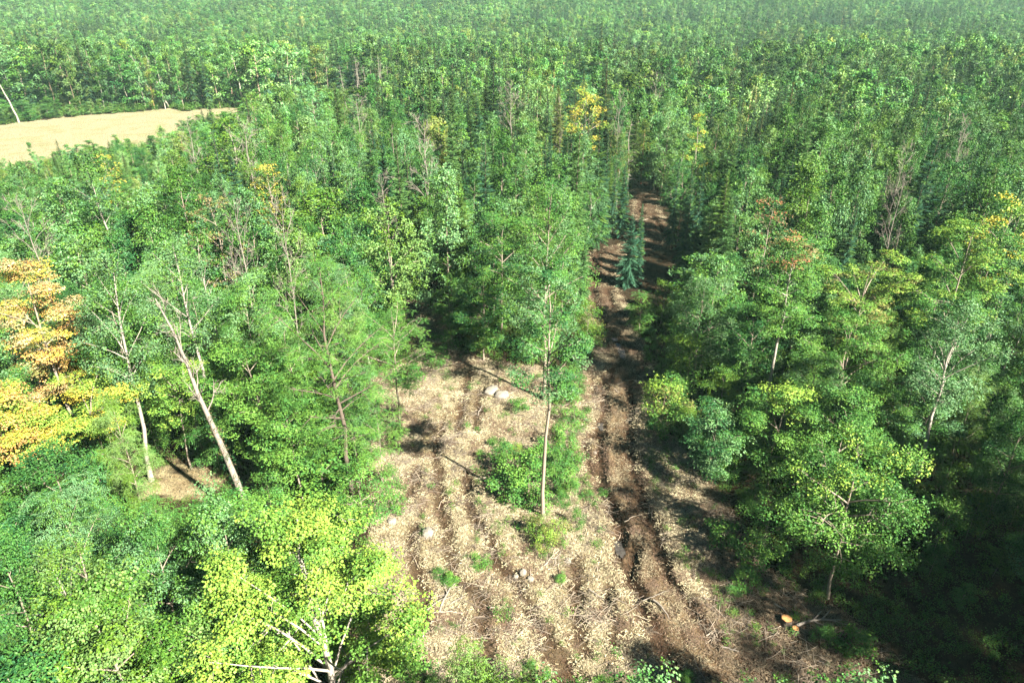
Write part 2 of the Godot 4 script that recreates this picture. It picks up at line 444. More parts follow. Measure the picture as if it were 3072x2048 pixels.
# ---------------------------------------------------------------- leaves
func build_sprays() -> void:
	var r := rg(21)
	for q in 3:
		var s := Spray.new()                       # a maple twig: broad leaves in a loose plane
		for k in 10:
			var a := k * 2.4 + r.randf_range(-0.4, 0.4)
			var rad := 0.05 + 0.23 * sqrt((k + 0.5) / 10.0)
			var d := Vector3(cos(a), r.randf_range(-0.45, 0.1), sin(a)).normalized()
			s.leaf(Vector3(cos(a) * rad, r.randf_range(-0.05, 0.05), sin(a) * rad), d, Vector3(r.randf_range(-0.5, 0.5), 1.0, r.randf_range(-0.5, 0.5)), r.randf_range(0.11, 0.17), r.randf_range(0.10, 0.15), r.randf_range(-0.15, 0.2))
		S["broad%d" % q] = s
		s = Spray.new()                            # ash: compound leaves that hang in arcs
		for k in 4:
			var a := k * 1.57 + r.randf_range(-0.5, 0.5)
			var out := Vector3(cos(a), 0, sin(a))
			for i in 5:
				var u := 0.1 + 0.4 * i / 4.0
				var p := out * u + Vector3(0, 0.14 * u - 0.75 * u * u, 0)
				var fw := (out + Vector3(0, 0.14 - 1.5 * u, 0)).normalized()
				var sd := fw.cross(Vector3.UP).normalized()
				if i == 4:
					s.leaf(p, fw, Vector3.UP, 0.15, 0.055, 0.1)
				else:
					for e in [-1.0, 1.0]:
						s.leaf(p, (fw * 0.75 + sd * e + Vector3(0, r.randf_range(-0.45, -0.1), 0)).normalized(), Vector3.UP + sd * e * 0.2, r.randf_range(0.12, 0.16), r.randf_range(0.04, 0.06), 0.1)
		S["pinnate%d" % q] = s
		s = Spray.new()                            # birch and beech: many small leaves all round a thin twig
		for k in 14:
			var d := Vector3(r.randfn(), r.randfn() * 0.6 - 0.25, r.randfn()).normalized()
			s.leaf(Vector3(r.randfn(0, 0.13), r.randfn(0, 0.09), r.randfn(0, 0.13)), d, Vector3(r.randfn() * 0.6, 1, r.randfn() * 0.6), r.randf_range(0.075, 0.11), r.randf_range(0.05, 0.075), 0.1)
		S["fine%d" % q] = s
		s = Spray.new()                            # the same foliage for trees seen from afar: fewer, larger leaf clusters
		for k in 9:
			var d := Vector3(r.randfn(), r.randfn() * 0.5 - 0.2, r.randfn()).normalized()
			s.leaf(Vector3(r.randfn(0, 0.20), r.randfn(0, 0.10), r.randfn(0, 0.20)), d, Vector3(r.randfn() * 0.5, 1, r.randfn() * 0.5), r.randf_range(0.17, 0.27), r.randf_range(0.13, 0.2), r.randf_range(-0.2, 0.25))
		S["mid%d" % q] = s
		s = Spray.new()
		for k in 8:
			var d := Vector3(r.randfn(), r.randfn() * 0.5 - 0.2, r.randfn()).normalized()
			s.leaf(Vector3(r.randfn(0, 0.36), r.randfn(0, 0.2), r.randfn(0, 0.36)), d, Vector3(r.randfn() * 0.6, 1, r.randfn() * 0.6), r.randf_range(0.32, 0.52), r.randf_range(0.26, 0.4), r.randf_range(-0.2, 0.25))
		S["far%d" % q] = s
		s = Spray.new()                            # a conifer bough one metre long, side shoots drooping
		for k in 11:
			var u := 0.06 + 0.9 * k / 10.0
			var p := Vector3(0, 0.06 * u - 0.22 * u * u, u)
			var l := 0.34 * (1.05 - u) + 0.09
			for e in [-1.0, 1.0]:
				s.leaf(p, Vector3(e * 0.9, r.randf_range(-0.38, -0.05), r.randf_range(0.3, 0.8)).normalized(), Vector3.UP, l * r.randf_range(0.8, 1.2), 0.095, r.randf_range(-0.4, -0.1))
			s.leaf(p, Vector3(r.randf_range(-0.2, 0.2), r.randf_range(0.1, 0.5), 0.8).normalized(), Vector3.RIGHT, 0.13, 0.07, 0.1)
		S["bough%d" % q] = s
		s = Spray.new()
		for k in 5:
			var u := 0.08 + 0.85 * k / 4.0
			for e in [-1.0, 1.0]:
				s.leaf(Vector3(0, 0.05 * u - 0.22 * u * u, u), Vector3(e * 0.8, r.randf_range(-0.4, 0.0), 0.6).normalized(), Vector3.UP, 0.36 * (1.1 - u) + 0.14, 0.22, r.randf_range(-0.4, 0.0))
		S["farbough%d" % q] = s

func profile(kind: String, t: float) -> float:
	match kind:
		"round":
			return pow(sin(PI * (0.12 + 0.80 * t)), 0.75)
		"oval":
			return pow(sin(PI * (0.16 + 0.76 * t)), 1.0)
		"umbrella":
			return 0.45 + 0.55 * sin(PI * (0.1 + 0.6 * t))
		"cone":
			return pow(1.02 - t, 0.8)
	return 0.35 + 0.65 * sin(PI * (0.2 + 0.66 * t))

# a broad-leaved tree of height h, crown from cb to the top, radius r; returns its two meshes
func broadleaf(o: Dictionary, sd: int) -> Dictionary:
	var r := rg(sd)
	var h: float = o.h
	var cb: float = o.cb
	var rad: float = o.r
	var limbs: int = o.get("limbs", 16)
	var pals: Array = o.pals
	var tips: Array = o.get("tips", pals)
	var thick: float = o.get("thick", 0.16)
	var spr: String = o.spray
	var scl: float = o.get("scale", 1.0)
	var bark: Color = Color(1, 1, 1)
	var sides: int = o.get("sides", 5)
	var wood := Bunch.new()
	var crown := Bunch.new()
	var tr: float = o.get("trunk", h * 0.0085)
	var pts: Array = []
	var rr: Array = []
	var lean: Vector3 = o.get("lean", Vector3.ZERO)
	var off := Vector3.ZERO
	for k in 9:
		var u := k / 8.0
		pts.append(Vector3(off.x, h * 0.96 * u - (0.25 if k == 0 else 0.0), off.z) + lean * u * h)
		rr.append(tr * (1.35 if k == 0 else pow(1.0 - u * 0.93, 0.8)))
		off += Vector3(r.randfn(0, 0.016), 0, r.randfn(0, 0.016)) * h * 0.5
	tube(wood, pts, rr, sides + 2, bark, sd)
	var clumps: Array = []
	for i in limbs:
		var t := (i + r.randf_range(0.2, 0.8)) / limbs
		var y_tip := cb + (h - cb) * t
		var reach := maxf(0.25, profile(o.get("prof", "round"), t) * rad * r.randf_range(0.68, 1.12))
		var el := lerpf(o.get("lift0", 0.12), o.get("lift1", 0.95), t) + r.randf_range(-0.12, 0.12)
		var y0 := clampf(y_tip - reach * tan(el) * 0.85, cb * 0.75, h * 0.93)
		var ku := clampf(y0 / (h * 0.96), 0.0, 1.0) * 8.0
		var k0 := mini(int(ku), 7)
		var start: Vector3 = (pts[k0] as Vector3).lerp(pts[k0 + 1], ku - k0)
		var az := i * 2.39996 + r.randf_range(-0.5, 0.5)
		var out := Vector3(cos(az), 0, sin(az))
		var side := Vector3(-out.z, 0, out.x)
		var lp: Array = []
		var lr: Array = []
		var wig := r.randf_range(-0.15, 0.15)
		var r0 := clampf(reach * 0.018, 0.008, tr * 0.55)
		for k in 5:
			var u := k / 4.0
			lp.append(start + out * reach * u + Vector3(0, (y_tip - y0) * pow(u, 0.85), 0) + side * reach * wig * sin(u * 3.0))
			lr.append(r0 * (1.0 - 0.8 * u))
		tube(wood, lp, lr, 3 if sides < 5 else 4, bark, sd + i)
		var nc := clampi(int(1.6 + reach * o.get("density", 2.2)), 2, 9)
		if t < 0.78 and o.has("open") and cos(az - float(o.open)) > 0.55:
			nc = 1 if i % 2 else 0
		for j in nc:
			var u := 1.0 if j == 0 else r.randf_range(0.34, 1.0)
			var ku2 := u * 3.999
			var bp: Vector3 = (lp[int(ku2)] as Vector3).lerp(lp[int(ku2) + 1], ku2 - int(ku2))
			var sw := 0.0 if j == 0 else r.randf_range(-0.5, 0.5) * reach * (1.15 - u * 0.5)
			var cp := bp + side * sw + out * absf(sw) * 0.35 + Vector3(0, r.randf_range(-0.05, 0.22) - 0.1 * absf(sw), 0)
			if absf(sw) > 0.2:
				tube(wood, [bp, bp.lerp(cp, 0.5) + Vector3(0, 0.06, 0), cp], [r0 * 0.5, r0 * 0.3, 0.006], 3, bark, j)
			clumps.append([cp, (out + side * sw * 0.4).normalized(), t])
	for k in o.get("top", 4):
		clumps.append([(pts[8] as Vector3) + Vector3(r.randfn(0, 0.2), r.randf_range(-0.5, 0.1), r.randfn(0, 0.2)) , Vector3(r.randfn(), 0, r.randfn()).normalized(), 1.0])
	var per := float(o.n) / clumps.size()
	var cr: float = o.get("clump", 0.55)
	for cl in clumps:
		var use: Array = tips if cl[2] > o.get("tip_from", 0.7) and r.randf() < o.get("tip_share", 0.0) else pals
		var pal: String = use[r.randi() % use.size()]
		var tone := r.randi() % 4
		var cnt := int(per * r.randf_range(0.6, 1.4) + 0.5)
		for k in cnt:
			var a := r.randf() * TAU
			var q := sqrt(r.randf()) * cr
			var p: Vector3 = cl[0] + Vector3(cos(a) * q, r.randfn(0, thick) - q * q * 0.28, sin(a) * q)
			var face: Vector3 = (cl[1] * 0.5 + Vector3(cos(a), 0, sin(a))).normalized()
			var b := Basis(Vector3.UP, atan2(face.x, face.z) + r.randfn(0, 0.5)) * Basis(Vector3.RIGHT, r.randf_range(-0.15, 0.6)) * Basis(Vector3.BACK, r.randfn(0, 0.25))
			var f := scl * r.randf_range(0.8, 1.25)
			put(crown, S[spr + str(r.randi() % 3)], Transform3D(b.scaled(Vector3(f, f, f)), p), pal if r.randf() < 0.85 else use[r.randi() % use.size()], (tone + r.randi() % 2) % 5)
	return {"trunk": wood.mesh(), "crown": crown.mesh(), "h": h, "r": rad, "wood": wood, "leaves": crown, "bark": o.get("bark", "bark"), "cb": cb}

func conifer(o: Dictionary, sd: int) -> Dictionary:
	var r := rg(sd)
	var h: float = o.h
	var cb: float = o.cb
	var wood := Bunch.new()
	var crown := Bunch.new()
	var top := Vector3(r.randfn(0, 0.1), h * 0.97, r.randfn(0, 0.1))
	tube(wood, [Vector3(0, -0.2, 0), Vector3(0, h * 0.3, 0), top * Vector3(0.5, 0.7, 0.5), top], [h * 0.011, h * 0.009, h * 0.005, 0.012], o.get("sides", 6), Color(1, 1, 1), sd)
	var y := cb
	var far: bool = o.get("far", false)
	while y < h * 0.985:
		var t := (y - cb) / (h - cb)
		var reach: float = maxf(0.22, o.r * pow(1.0 - t, o.get("taper", 0.8)) * r.randf_range(0.8, 1.1))
		var cnt := 6 if far else clampi(int(5.5 + reach * 1.8), 6, 10)
		var a0 := r.randf() * TAU
		for k in cnt:
			var a := a0 + TAU * k / cnt + r.randf_range(-0.3, 0.3)
			var l := reach * r.randf_range(0.7, 1.15)
			var b := Basis(Vector3.UP, a) * Basis(Vector3.RIGHT, lerpf(0.22, -0.75, pow(t, 1.4)) + r.randf_range(-0.25, 0.25))
			var wd := lerpf(l, 0.9, 0.35)
			put(crown, S[("farbough" if far else "bough") + str(r.randi() % 3)], Transform3D(b * Basis.from_scale(Vector3(wd, l, l)), Vector3(0, y + r.randf_range(-0.2, 0.2), 0)), o.pals[r.randi() % o.pals.size()], r.randi() % 5)
		y += (0.5 if far else 0.25) * lerpf(1.1, 0.7, t)
	return {"trunk": wood.mesh(), "crown": crown.mesh(), "h": h, "r": o.r, "wood": wood, "leaves": crown, "bark": "dark_bark", "cb": cb}

func bare(o: Dictionary, sd: int) -> Dictionary:
	var r := rg(sd)
	var h: float = o.h
	var wood := Bunch.new()
	var twigs := Bunch.new()
	var tr: float = o.get("trunk", h * 0.009)
	var lean: Vector3 = o.get("lean", Vector3.ZERO)
	var pts: Array = []
	var rr: Array = []
	var off := Vector3.ZERO
	for k in 9:
		var u := k / 8.0
		pts.append(Vector3(off.x, h * u - (0.25 if k == 0 else 0.0), off.z) + lean * h * pow(u, 1.15))
		rr.append(tr * (1.3 if k == 0 else pow(1.0 - u * 0.93, 0.8)))
		off += Vector3(r.randfn(0, 0.02), 0, r.randfn(0, 0.02)) * h * 0.5
	tube(wood, pts, rr, 6, Color(1, 1, 1), sd)
	var limbs: int = o.get("limbs", 14)
	for i in limbs:
		var t: float = lerpf(o.get("from", 0.4), 0.97, (i + r.randf()) / limbs)
		var k0 := mini(int(t * 8.0), 7)
		var start: Vector3 = (pts[k0] as Vector3).lerp(pts[k0 + 1], t * 8.0 - k0)
		var az := i * 2.4 + r.randf_range(-0.5, 0.5)
		var el: float = o.get("lift", 0.8) + r.randf_range(-0.25, 0.25)
		var d := Vector3(cos(az) * cos(el), sin(el), sin(az) * cos(el))
		var l: float = o.r * r.randf_range(0.7, 1.3) * (1.1 - 0.6 * t)
		var r0 := tr * 0.42 * (1.1 - t)
		branch(twigs, start, d, l, maxf(r0, 0.02), o.get("depth", 3), r)
	return {"trunk": wood.mesh(), "crown": twigs.mesh(), "h": h, "r": o.r, "wood": wood, "leaves": twigs, "bark": o.get("bark", "dead_wood"), "cb": h * 0.4, "path": pts}

func branch(b: Bunch, p: Vector3, d: Vector3, l: float, r0: float, depth: int, r: RandomNumberGenerator) -> void:
	var q := p + d * l * 0.5 + Vector3(r.randfn(), r.randfn(), r.randfn()) * l * 0.05
	var e := q + (d + Vector3(r.randfn(), r.randfn() + 0.3, r.randfn()) * 0.2).normalized() * l * 0.5
	tube(b, [p, q, e], [r0, r0 * 0.75, r0 * 0.35], 4 if depth > 2 else 3, Color(1, 1, 1), 3)
	if depth <= 1:
		return
	for k in 4:
		var u := r.randf_range(0.3, 1.0)
		var s := p.lerp(q, u * 2.0) if u < 0.5 else q.lerp(e, u * 2.0 - 1.0)
		var nd := (d + Vector3(r.randfn(), r.randfn() * 0.7 + 0.15, r.randfn()) * 0.62).normalized()
		branch(b, s, nd, l * r.randf_range(0.4, 0.62), maxf(r0 * 0.55, 0.014), depth - 1, r)

# ---------------------------------------------------------------- prototypes
func build_protos() -> void:
	var near := {
		"maple": {"h": 12.0, "cb": 2.8, "r": 2.6, "limbs": 19, "prof": "round", "spray": "broad", "n": 3100, "scale": 0.68, "thick": 0.22, "clump": 0.7, "density": 2.9, "pals": ["green", "fresh", "mint"]},
		"ash": {"h": 12.0, "cb": 3.2, "r": 2.7, "limbs": 15, "prof": "round", "spray": "pinnate", "n": 820, "scale": 0.8, "thick": 0.26, "clump": 0.75, "density": 2.8, "lift1": 1.1, "pals": ["mint", "fresh", "mint"]},
		"beech": {"h": 12.0, "cb": 2.2, "r": 2.4, "limbs": 20, "prof": "oval", "spray": "fine", "n": 1150, "thick": 0.18, "clump": 0.64, "pals": ["green", "deep", "green"], "scale": 1.25},
		"birch": {"h": 13.0, "cb": 3.6, "r": 1.9, "limbs": 22, "prof": "oval", "spray": "fine", "n": 850, "thick": 0.24, "clump": 0.55, "lift0": 0.5, "lift1": 1.25, "pals": ["grey", "fresh", "green"], "bark": "birch_bark"},
	}
	for kind in near:
		for q in 3:
			PROTO["%s_0_%d" % [kind, q]] = broadleaf(near[kind], 100 + hash(kind) % 500 + q)
			var m: Dictionary = near[kind].duplicate()
			m.spray = "mid"
			m.n = 1150 if kind != "birch" else 760
			m.sides = 3
			m.scale = 0.78 if kind in ["maple", "ash"] else 0.7
			m.prof = ["round", "cone", "oval"][q]
			m.cb = m.cb * [1.0, 0.6, 0.8][q]
			m.thick = m.thick + 0.06
			PROTO["%s_1_%d" % [kind, q]] = broadleaf(m, 900 + hash(kind) % 500 + q)
		for q in 2:
			var f: Dictionary = near[kind].duplicate()
			f.spray = "far"
			f.n = 260
			f.scale = 0.85
			f.prof = ["round", "cone"][q]
			f.sides = 3
			f.limbs = 10
			f.cb = f.cb * 0.6
			f.density = 1.4
			f.clump = 0.75
			f.thick = 0.22
			PROTO["%s_2_%d" % [kind, q]] = broadleaf(f, 1700 + hash(kind) % 500 + q)
	for q in 3:
		PROTO["spruce_1_%d" % q] = conifer({"h": 12.0, "cb": 1.2, "r": 1.75, "pals": ["spruce", "spruce", "hemlock"] if q < 2 else ["hemlock"], "taper": [0.75, 0.9, 0.65][q]}, 40 + q)
		PROTO["spruce_2_%d" % q] = conifer({"h": 13.0, "cb": 1.5, "r": 2.0, "pals": ["spruce", "hemlock"], "far": true, "sides": 3, "taper": [0.7, 0.9, 0.6][q]}, 50 + q)
		PROTO["sapling_0_%d" % q] = broadleaf({"h": 4.2, "cb": 0.7, "r": 1.15, "limbs": 12, "prof": "oval", "spray": ["broad", "fine", "pinnate"][q], "n": [200, 210, 80][q], "clump": 0.34, "thick": 0.12, "pals": ["green", "fresh"], "trunk": 0.03, "sides": 3, "top": 2}, 60 + q)
		PROTO["shrub_0_%d" % q] = broadleaf({"h": 1.7, "cb": 0.1, "r": 1.0, "limbs": 8, "prof": ["oval", "cone", "umbrella"][q], "spray": ["broad", "fine", "broad"][q], "n": [110, 120, 100][q], "clump": 0.24, "density": 2.0, "thick": 0.12, "pals": ["fresh", "green"], "trunk": 0.02, "sides": 3, "scale": 0.75, "top": 2}, 70 + q)
		PROTO["yellow_shrub_0_%d" % q] = broadleaf({"h": 1.7, "cb": 0.1, "r": 1.0, "limbs": 8, "prof": ["oval", "cone", "umbrella"][q], "spray": "fine", "n": 130, "clump": 0.26, "thick": 0.12, "pals": ["lime", "fresh", "olive"], "trunk": 0.02, "sides": 3, "scale": 0.95, "top": 2}, 80 + q)
		PROTO["dead_0_%d" % q] = bare({"h": 13.0, "r": 2.6, "limbs": 15, "from": 0.42, "lift": 0.85}, 90 + q)
		PROTO["dead_conifer_0_%d" % q] = bare({"h": 12.0, "r": 1.1, "limbs": 34, "from": 0.25, "lift": -0.05, "depth": 2}, 95 + q)

# ---------------------------------------------------------------- placing trees
func blocks(p: Vector3, h: float, cb: float, r: float, toward: Vector3, infinite: bool, spots: Array) -> bool:
	var centre := Vector3(p.x, (h + cb) * 0.5, p.z)
	var k := Vector3(1.0 / (r * 0.92), 2.0 / ((h - cb) * 0.96 + 0.1), 1.0 / (r * 0.92))
	for s in spots:
		var at: Vector3 = s if s is Vector3 else Vector3(s.x, 0.1, s.y)
		var o := (at - centre) * k
		var d := toward * k if infinite else (toward - at) * k
		var t := -o.dot(d) / d.length_squared()
		if t < 0.0 or (not infinite and t > 1.0):
			continue
		if (o + d * t).length_squared() < 1.0:
			return true
	return false

func taken(p: Vector2, r: float) -> bool:
	while hashed < trees.size():
		var e: Array = trees[hashed]
		var c := Vector2i(int(floor(e[0] / 6.0)), int(floor(e[1] / 6.0)))
		if not cells.has(c):
			cells[c] = []
		cells[c].append(e)
		hashed += 1
	var h := Vector2i(int(floor(p.x / 6.0)), int(floor(p.y / 6.0)))
	for ix in range(h.x - 1, h.x + 2):
		for iz in range(h.y - 1, h.y + 2):
			for t in cells.get(Vector2i(ix, iz), []):
				if Vector2(t[0], t[1]).distance_to(p) < r + t[2]:
					return true
	return false

func plant(called: String, category: String, proto: Dictionary, x: float, z: float, h: float, r: float, turn: float, mat: Material, label := "", group := "") -> Node3D:
	var o := thing(called, category, Vector3(x, ground_y(x, z), z), turn, label, group)
	part("trunk", proto.trunk, M[proto.bark], o)
	part("crown" if mat else "branches", proto.crown, mat if mat else M[proto.bark], o)
	o.scale = Vector3(r / proto.r, h / proto.h, r / proto.r)
	trees.append([x, z, r * 0.62])
	if label != "":
		for u in ([0.85] if z < -45.0 else ([0.72, 0.95] if called in ["dead_tree", "birch_tree"] else [0.7, 0.95])):
			shown.append(Vector3(x, o.position.y + h * u, z))
	return o

# clear-cuts far off, where only brush grows
func in_gap(p: Vector2) -> bool:
	for g in [[30.0, 160.0, -405.0, -330.0], [75.0, 260.0, -590.0, -500.0], [-40.0, 60.0, -560.0, -505.0], [190.0, 250.0, -340.0, -300.0]]:
		var w: float = 12.0 * patch.get_noise_2d(p.x * 0.15, p.y * 0.15)
		if p.x + w > g[0] and p.x + w < g[1] and p.y + w > g[2] and p.y + w < g[3]:
			return true
	return false

func mark(text: String, x: float, z: float) -> void:
	MARKS.append([text, Vector2(x, z)])

# ---------------------------------------------------------------- rocks, wood, water
func rock_mesh(sx: float, sy: float, sz: float, sd: int) -> ArrayMesh:
	var st := SurfaceTool.new()
	var n := FastNoiseLite.new()
	n.seed = sd
	n.frequency = 0.9
	st.begin(Mesh.PRIMITIVE_TRIANGLES)
	var nu := 18
	var nv := 10
	for j in nv + 1:
		for i in nu + 1:
			var a := TAU * (i % nu) / nu
			var b := PI * j / nv
			var d := Vector3(sin(b) * cos(a), cos(b), sin(b) * sin(a))
			d = d.sign() * Vector3(pow(absf(d.x), 0.8), pow(absf(d.y), 0.75), pow(absf(d.z), 0.8))
			d *= 1.0 + 0.28 * n.get_noise_3dv(d * 1.2) + 0.09 * n.get_noise_3dv(d * 4.0)
			st.set_color(Color(1, 1, 1))
			st.add_vertex(d * Vector3(sx, sy, sz))
	for j in nv:
		for i in nu:
			var a := j * (nu + 1) + i
			for e in [a, a + nu + 2, a + 1, a, a + nu + 1, a + nu + 2]:
				st.add_index(e)
	st.generate_normals()
	return st.commit()

func stick_mesh(l: float, r0: float, sd: int, forks: int) -> ArrayMesh:
	var b := Bunch.new()
	var r := rg(sd)
	var pts: Array = []
	var rr: Array = []
	var y := 0.0
	for k in 6:
		pts.append(Vector3(r.randfn(0, 0.02) * l + 0.06 * l * sin(k * 0.6), y + r0 * 0.7, -l * 0.5 + l * k / 5.0))
		rr.append(r0 * (1.0 - 0.13 * k))
		y += r.randf_range(0.0, 0.025) * l
	tube(b, pts, rr, 6, Color(1, 1, 1), sd)
	for k in forks:
		var p: Vector3 = pts[2 + k % 3]
		var d := Vector3(r.randf_range(0.4, 0.9) * (1 if k % 2 else -1), r.randf_range(0.0, 0.2), r.randf_range(0.4, 1.0)).normalized()
		tube(b, [p, p + d * l * 0.15, p + d * l * 0.32 + Vector3(0, 0.05, 0)], [r0 * 0.55, r0 * 0.4, r0 * 0.15], 4, Color(1, 1, 1), sd + k)
	return b.mesh()

func lay_stick(a: Vector2, b: Vector2, r0: float, forks: int, mat: Material, label: String, group := "fallen sticks on the clearing") -> void:
	var c := (a + b) * 0.5
	var o := part(numbered("fallen_branch"), stick_mesh(a.distance_to(b), r0, int(absf(a.x * 91.0 + a.y * 37.0)), forks), mat, self)
	o.position = Vector3(c.x, ground_y(c.x, c.y) + 0.03, c.y)
	o.rotation.y = atan2(b.x - a.x, b.y - a.y)
	var ya := ground_y(a.x, a.y)
	var yb := ground_y(b.x, b.y)
	o.rotation.x = -atan2((yb - ya) * 0.6, a.distance_to(b))
	o.set_meta("category", "branch")
	o.set_meta("group", group)
	labelled.append([o, label, c])

func stump(x: float, z: float, r0: float, h: float, label: String) -> void:
	var o := thing("tree_stump", "stump", Vector3(x, ground_y(x, z) - 0.05, z), 0.4, label, "fresh stumps on the shaded side")
	var b := Bunch.new()
	var rings := [[0.0, 1.55], [0.08, 1.25], [0.25, 1.05], [h, 1.0]]
	var r := rg(int(x * 100))
	var wob: Array = []
	for q in 18:
		wob.append(1.0 + r.randfn(0, 0.05))
	for k in 3:
		for q in 18:
			var q2 := (q + 1) % 18
			var p: Array = []
			for e in [[k, q], [k, q2], [k + 1, q2], [k + 1, q]]:
				var a: float = TAU * e[1] / 18.0
				var rad: float = r0 * rings[e[0]][1] * (wob[e[1]] if e[0] > 1 else pow(wob[e[1]], 3.0))
				p.append(Vector3(cos(a) * rad, rings[e[0]][0], sin(a) * rad))
			b.quad(p[0], p[1], p[2], p[3], Color(1, 1, 1) * r.randf_range(0.8, 1.0))
	part("bark", b.mesh(), M.dark_bark, o)
	var f := Bunch.new()
	for k in 7:
		var tone := Color(0.60, 0.30, 0.115) * (1.0 if k % 2 else 0.82) * (0.75 if k > 5 else 1.0)
		tone.a = 1.0
		for q in 18:
			var q2 := (q + 1) % 18
			var p: Array = []
			for e in [[k, q], [k, q2], [k + 1, q2], [k + 1, q]]:
				var a: float = TAU * e[1] / 18.0
				var rad: float = r0 * wob[e[1]] * e[0] / 7.0
				p.append(Vector3(cos(a) * rad, h + 0.004 + (0.02 if e[1] < 9 else 0.0) * e[0] / 7.0, sin(a) * rad))
			if k > 0:
				f.quad(p[0], p[3], p[2], p[1], tone)
			else:
				f.tri(p[0], p[3], p[2], tone)
	part("cut_face", f.mesh(), M.cut_wood, o)

func puddle(x: float, z: float, lx: float, lz: float, turn: float, lift: float, sd: int) -> void:
	var b := Bunch.new()
	var r := rg(sd)
	var rim: Array = []
	for q in 20:
		var a := TAU * q / 20.0
		var f := 1.0 + r.randf_range(-0.2, 0.2)
		rim.append(Vector3(cos(a) * lx * f, 0, sin(a) * lz * f))
	for q in 20:
		b.tri(Vector3.ZERO, rim[(q + 1) % 20], rim[q], Color(1, 1, 1))
	var o := structure("puddle", b.mesh(), M.water)
	o.position = Vector3(x, lift, z)
	o.rotation.y = turn

# ---------------------------------------------------------------- labels
func where(p: Vector2) -> String:
	var best := 1e9
	var text := ""
	for m in MARKS:
		var q: Vector2 = m[1]
		var d := p.distance_to(q)
		if d > 0.05 and d < best:
			best = d
			var dx := p.x - q.x
			var dz := q.y - p.y
			var rel := ("right of" if dx > 0 else "left of") if absf(dx) > absf(dz) else ("behind" if dz > 0 else "in front of")
			text = ("just " if d < 4.0 else ("well " if d > 12.0 else "")) + rel + " " + m[0]
	return text

func write_labels() -> void:
	var same := {}
	for e in labelled:
		var t: String = e[1] + ", " + where(e[2])
		if not same.has(t):
			same[t] = []
		same[t].append(e)
	var ord := ["nearest", "second nearest", "third nearest", "fourth nearest", "fifth nearest", "sixth nearest", "seventh nearest", "eighth nearest", "ninth nearest", "tenth nearest"]
	for t in same:
		var l: Array = same[t]
		l.sort_custom(func(a, b): return a[2].y > b[2].y)
		for k in l.size():
			var pre: String = "" if l.size() == 1 else ((ord[k] + " ") if k < 10 else "%dth nearest " % (k + 1))
			l[k][0].set_meta("label", pre + t)

# ---------------------------------------------------------------- the scene
func _ready() -> void:
	var cam := Camera3D.new()
	cam.name = "camera"
	cam.fov = 53.1
	cam.far = 3000.0
	cam.near = 0.1
	cam.position = DRONE
	cam.rotation_degrees = Vector3(-27.0, 0.0, 0.0)
	add_child(cam)
	var sky := ProceduralSkyMaterial.new()
	sky.sky_top_color = Color(0.24, 0.44, 0.80)
	sky.sky_horizon_color = Color(0.70, 0.82, 0.92)
	sky.sky_curve = 0.12
	sky.sky_energy_multiplier = 0.27
	sky.ground_bottom_color = Color(0.20, 0.24, 0.18)
	sky.ground_horizon_color = Color(0.60, 0.70, 0.75)
	sky.ground_energy_multiplier = 0.22
	var env := Environment.new()
	env.background_mode = Environment.BG_SKY
	env.sky = Sky.new()
	env.sky.sky_material = sky
	env.tonemap_mode = Environment.TONE_MAPPER_LINEAR
	env.tonemap_exposure = 6.1
	env.fog_enabled = true
	env.fog_density = 0.00017
	env.fog_light_color = Color(0.70, 0.90, 0.86)
	env.sdfgi_enabled = true
	env.ssao_enabled = true
	env.ssil_enabled = true
	var we := WorldEnvironment.new()
	we.name = "environment"
	we.environment = env
	add_child(we)
	var sun := DirectionalLight3D.new()
	sun.name = "sun"
	sun.light_energy = 1.55
	sun.light_color = Color(1.0, 0.965, 0.89)
	sun.light_angular_distance = 0.5
	sun.shadow_enabled = true
	sun.look_at_from_position(Vector3.ZERO, -SUN_FROM, Vector3.UP)
	add_child(sun)

	hills.frequency = 0.02
	hills.seed = 3
	bumps.frequency = 0.35
	bumps.seed = 4
	patch.frequency = 0.16
	patch.seed = 9
	patch.fractal_octaves = 3
	build_materials()
	stamp_ruts()
	build_ground()
	build_field()
	build_sprays()
	build_protos()
	heroes()
	clearing_things()
	forest()
	undergrowth()
	write_labels()

# x, z, height, radius of a tree that the photograph shows on its own
func hero(called: String, o: Dictionary, x: float, z: float, turn: float, label: String, group := "", tint := 0) -> Node3D:
	var p := broadleaf(o, int(absf(x) * 131.0 + absf(z) * 17.0))
	return plant(called, "tree", p, x, z, o.h, o.r, turn, TINTS[tint], label, group)

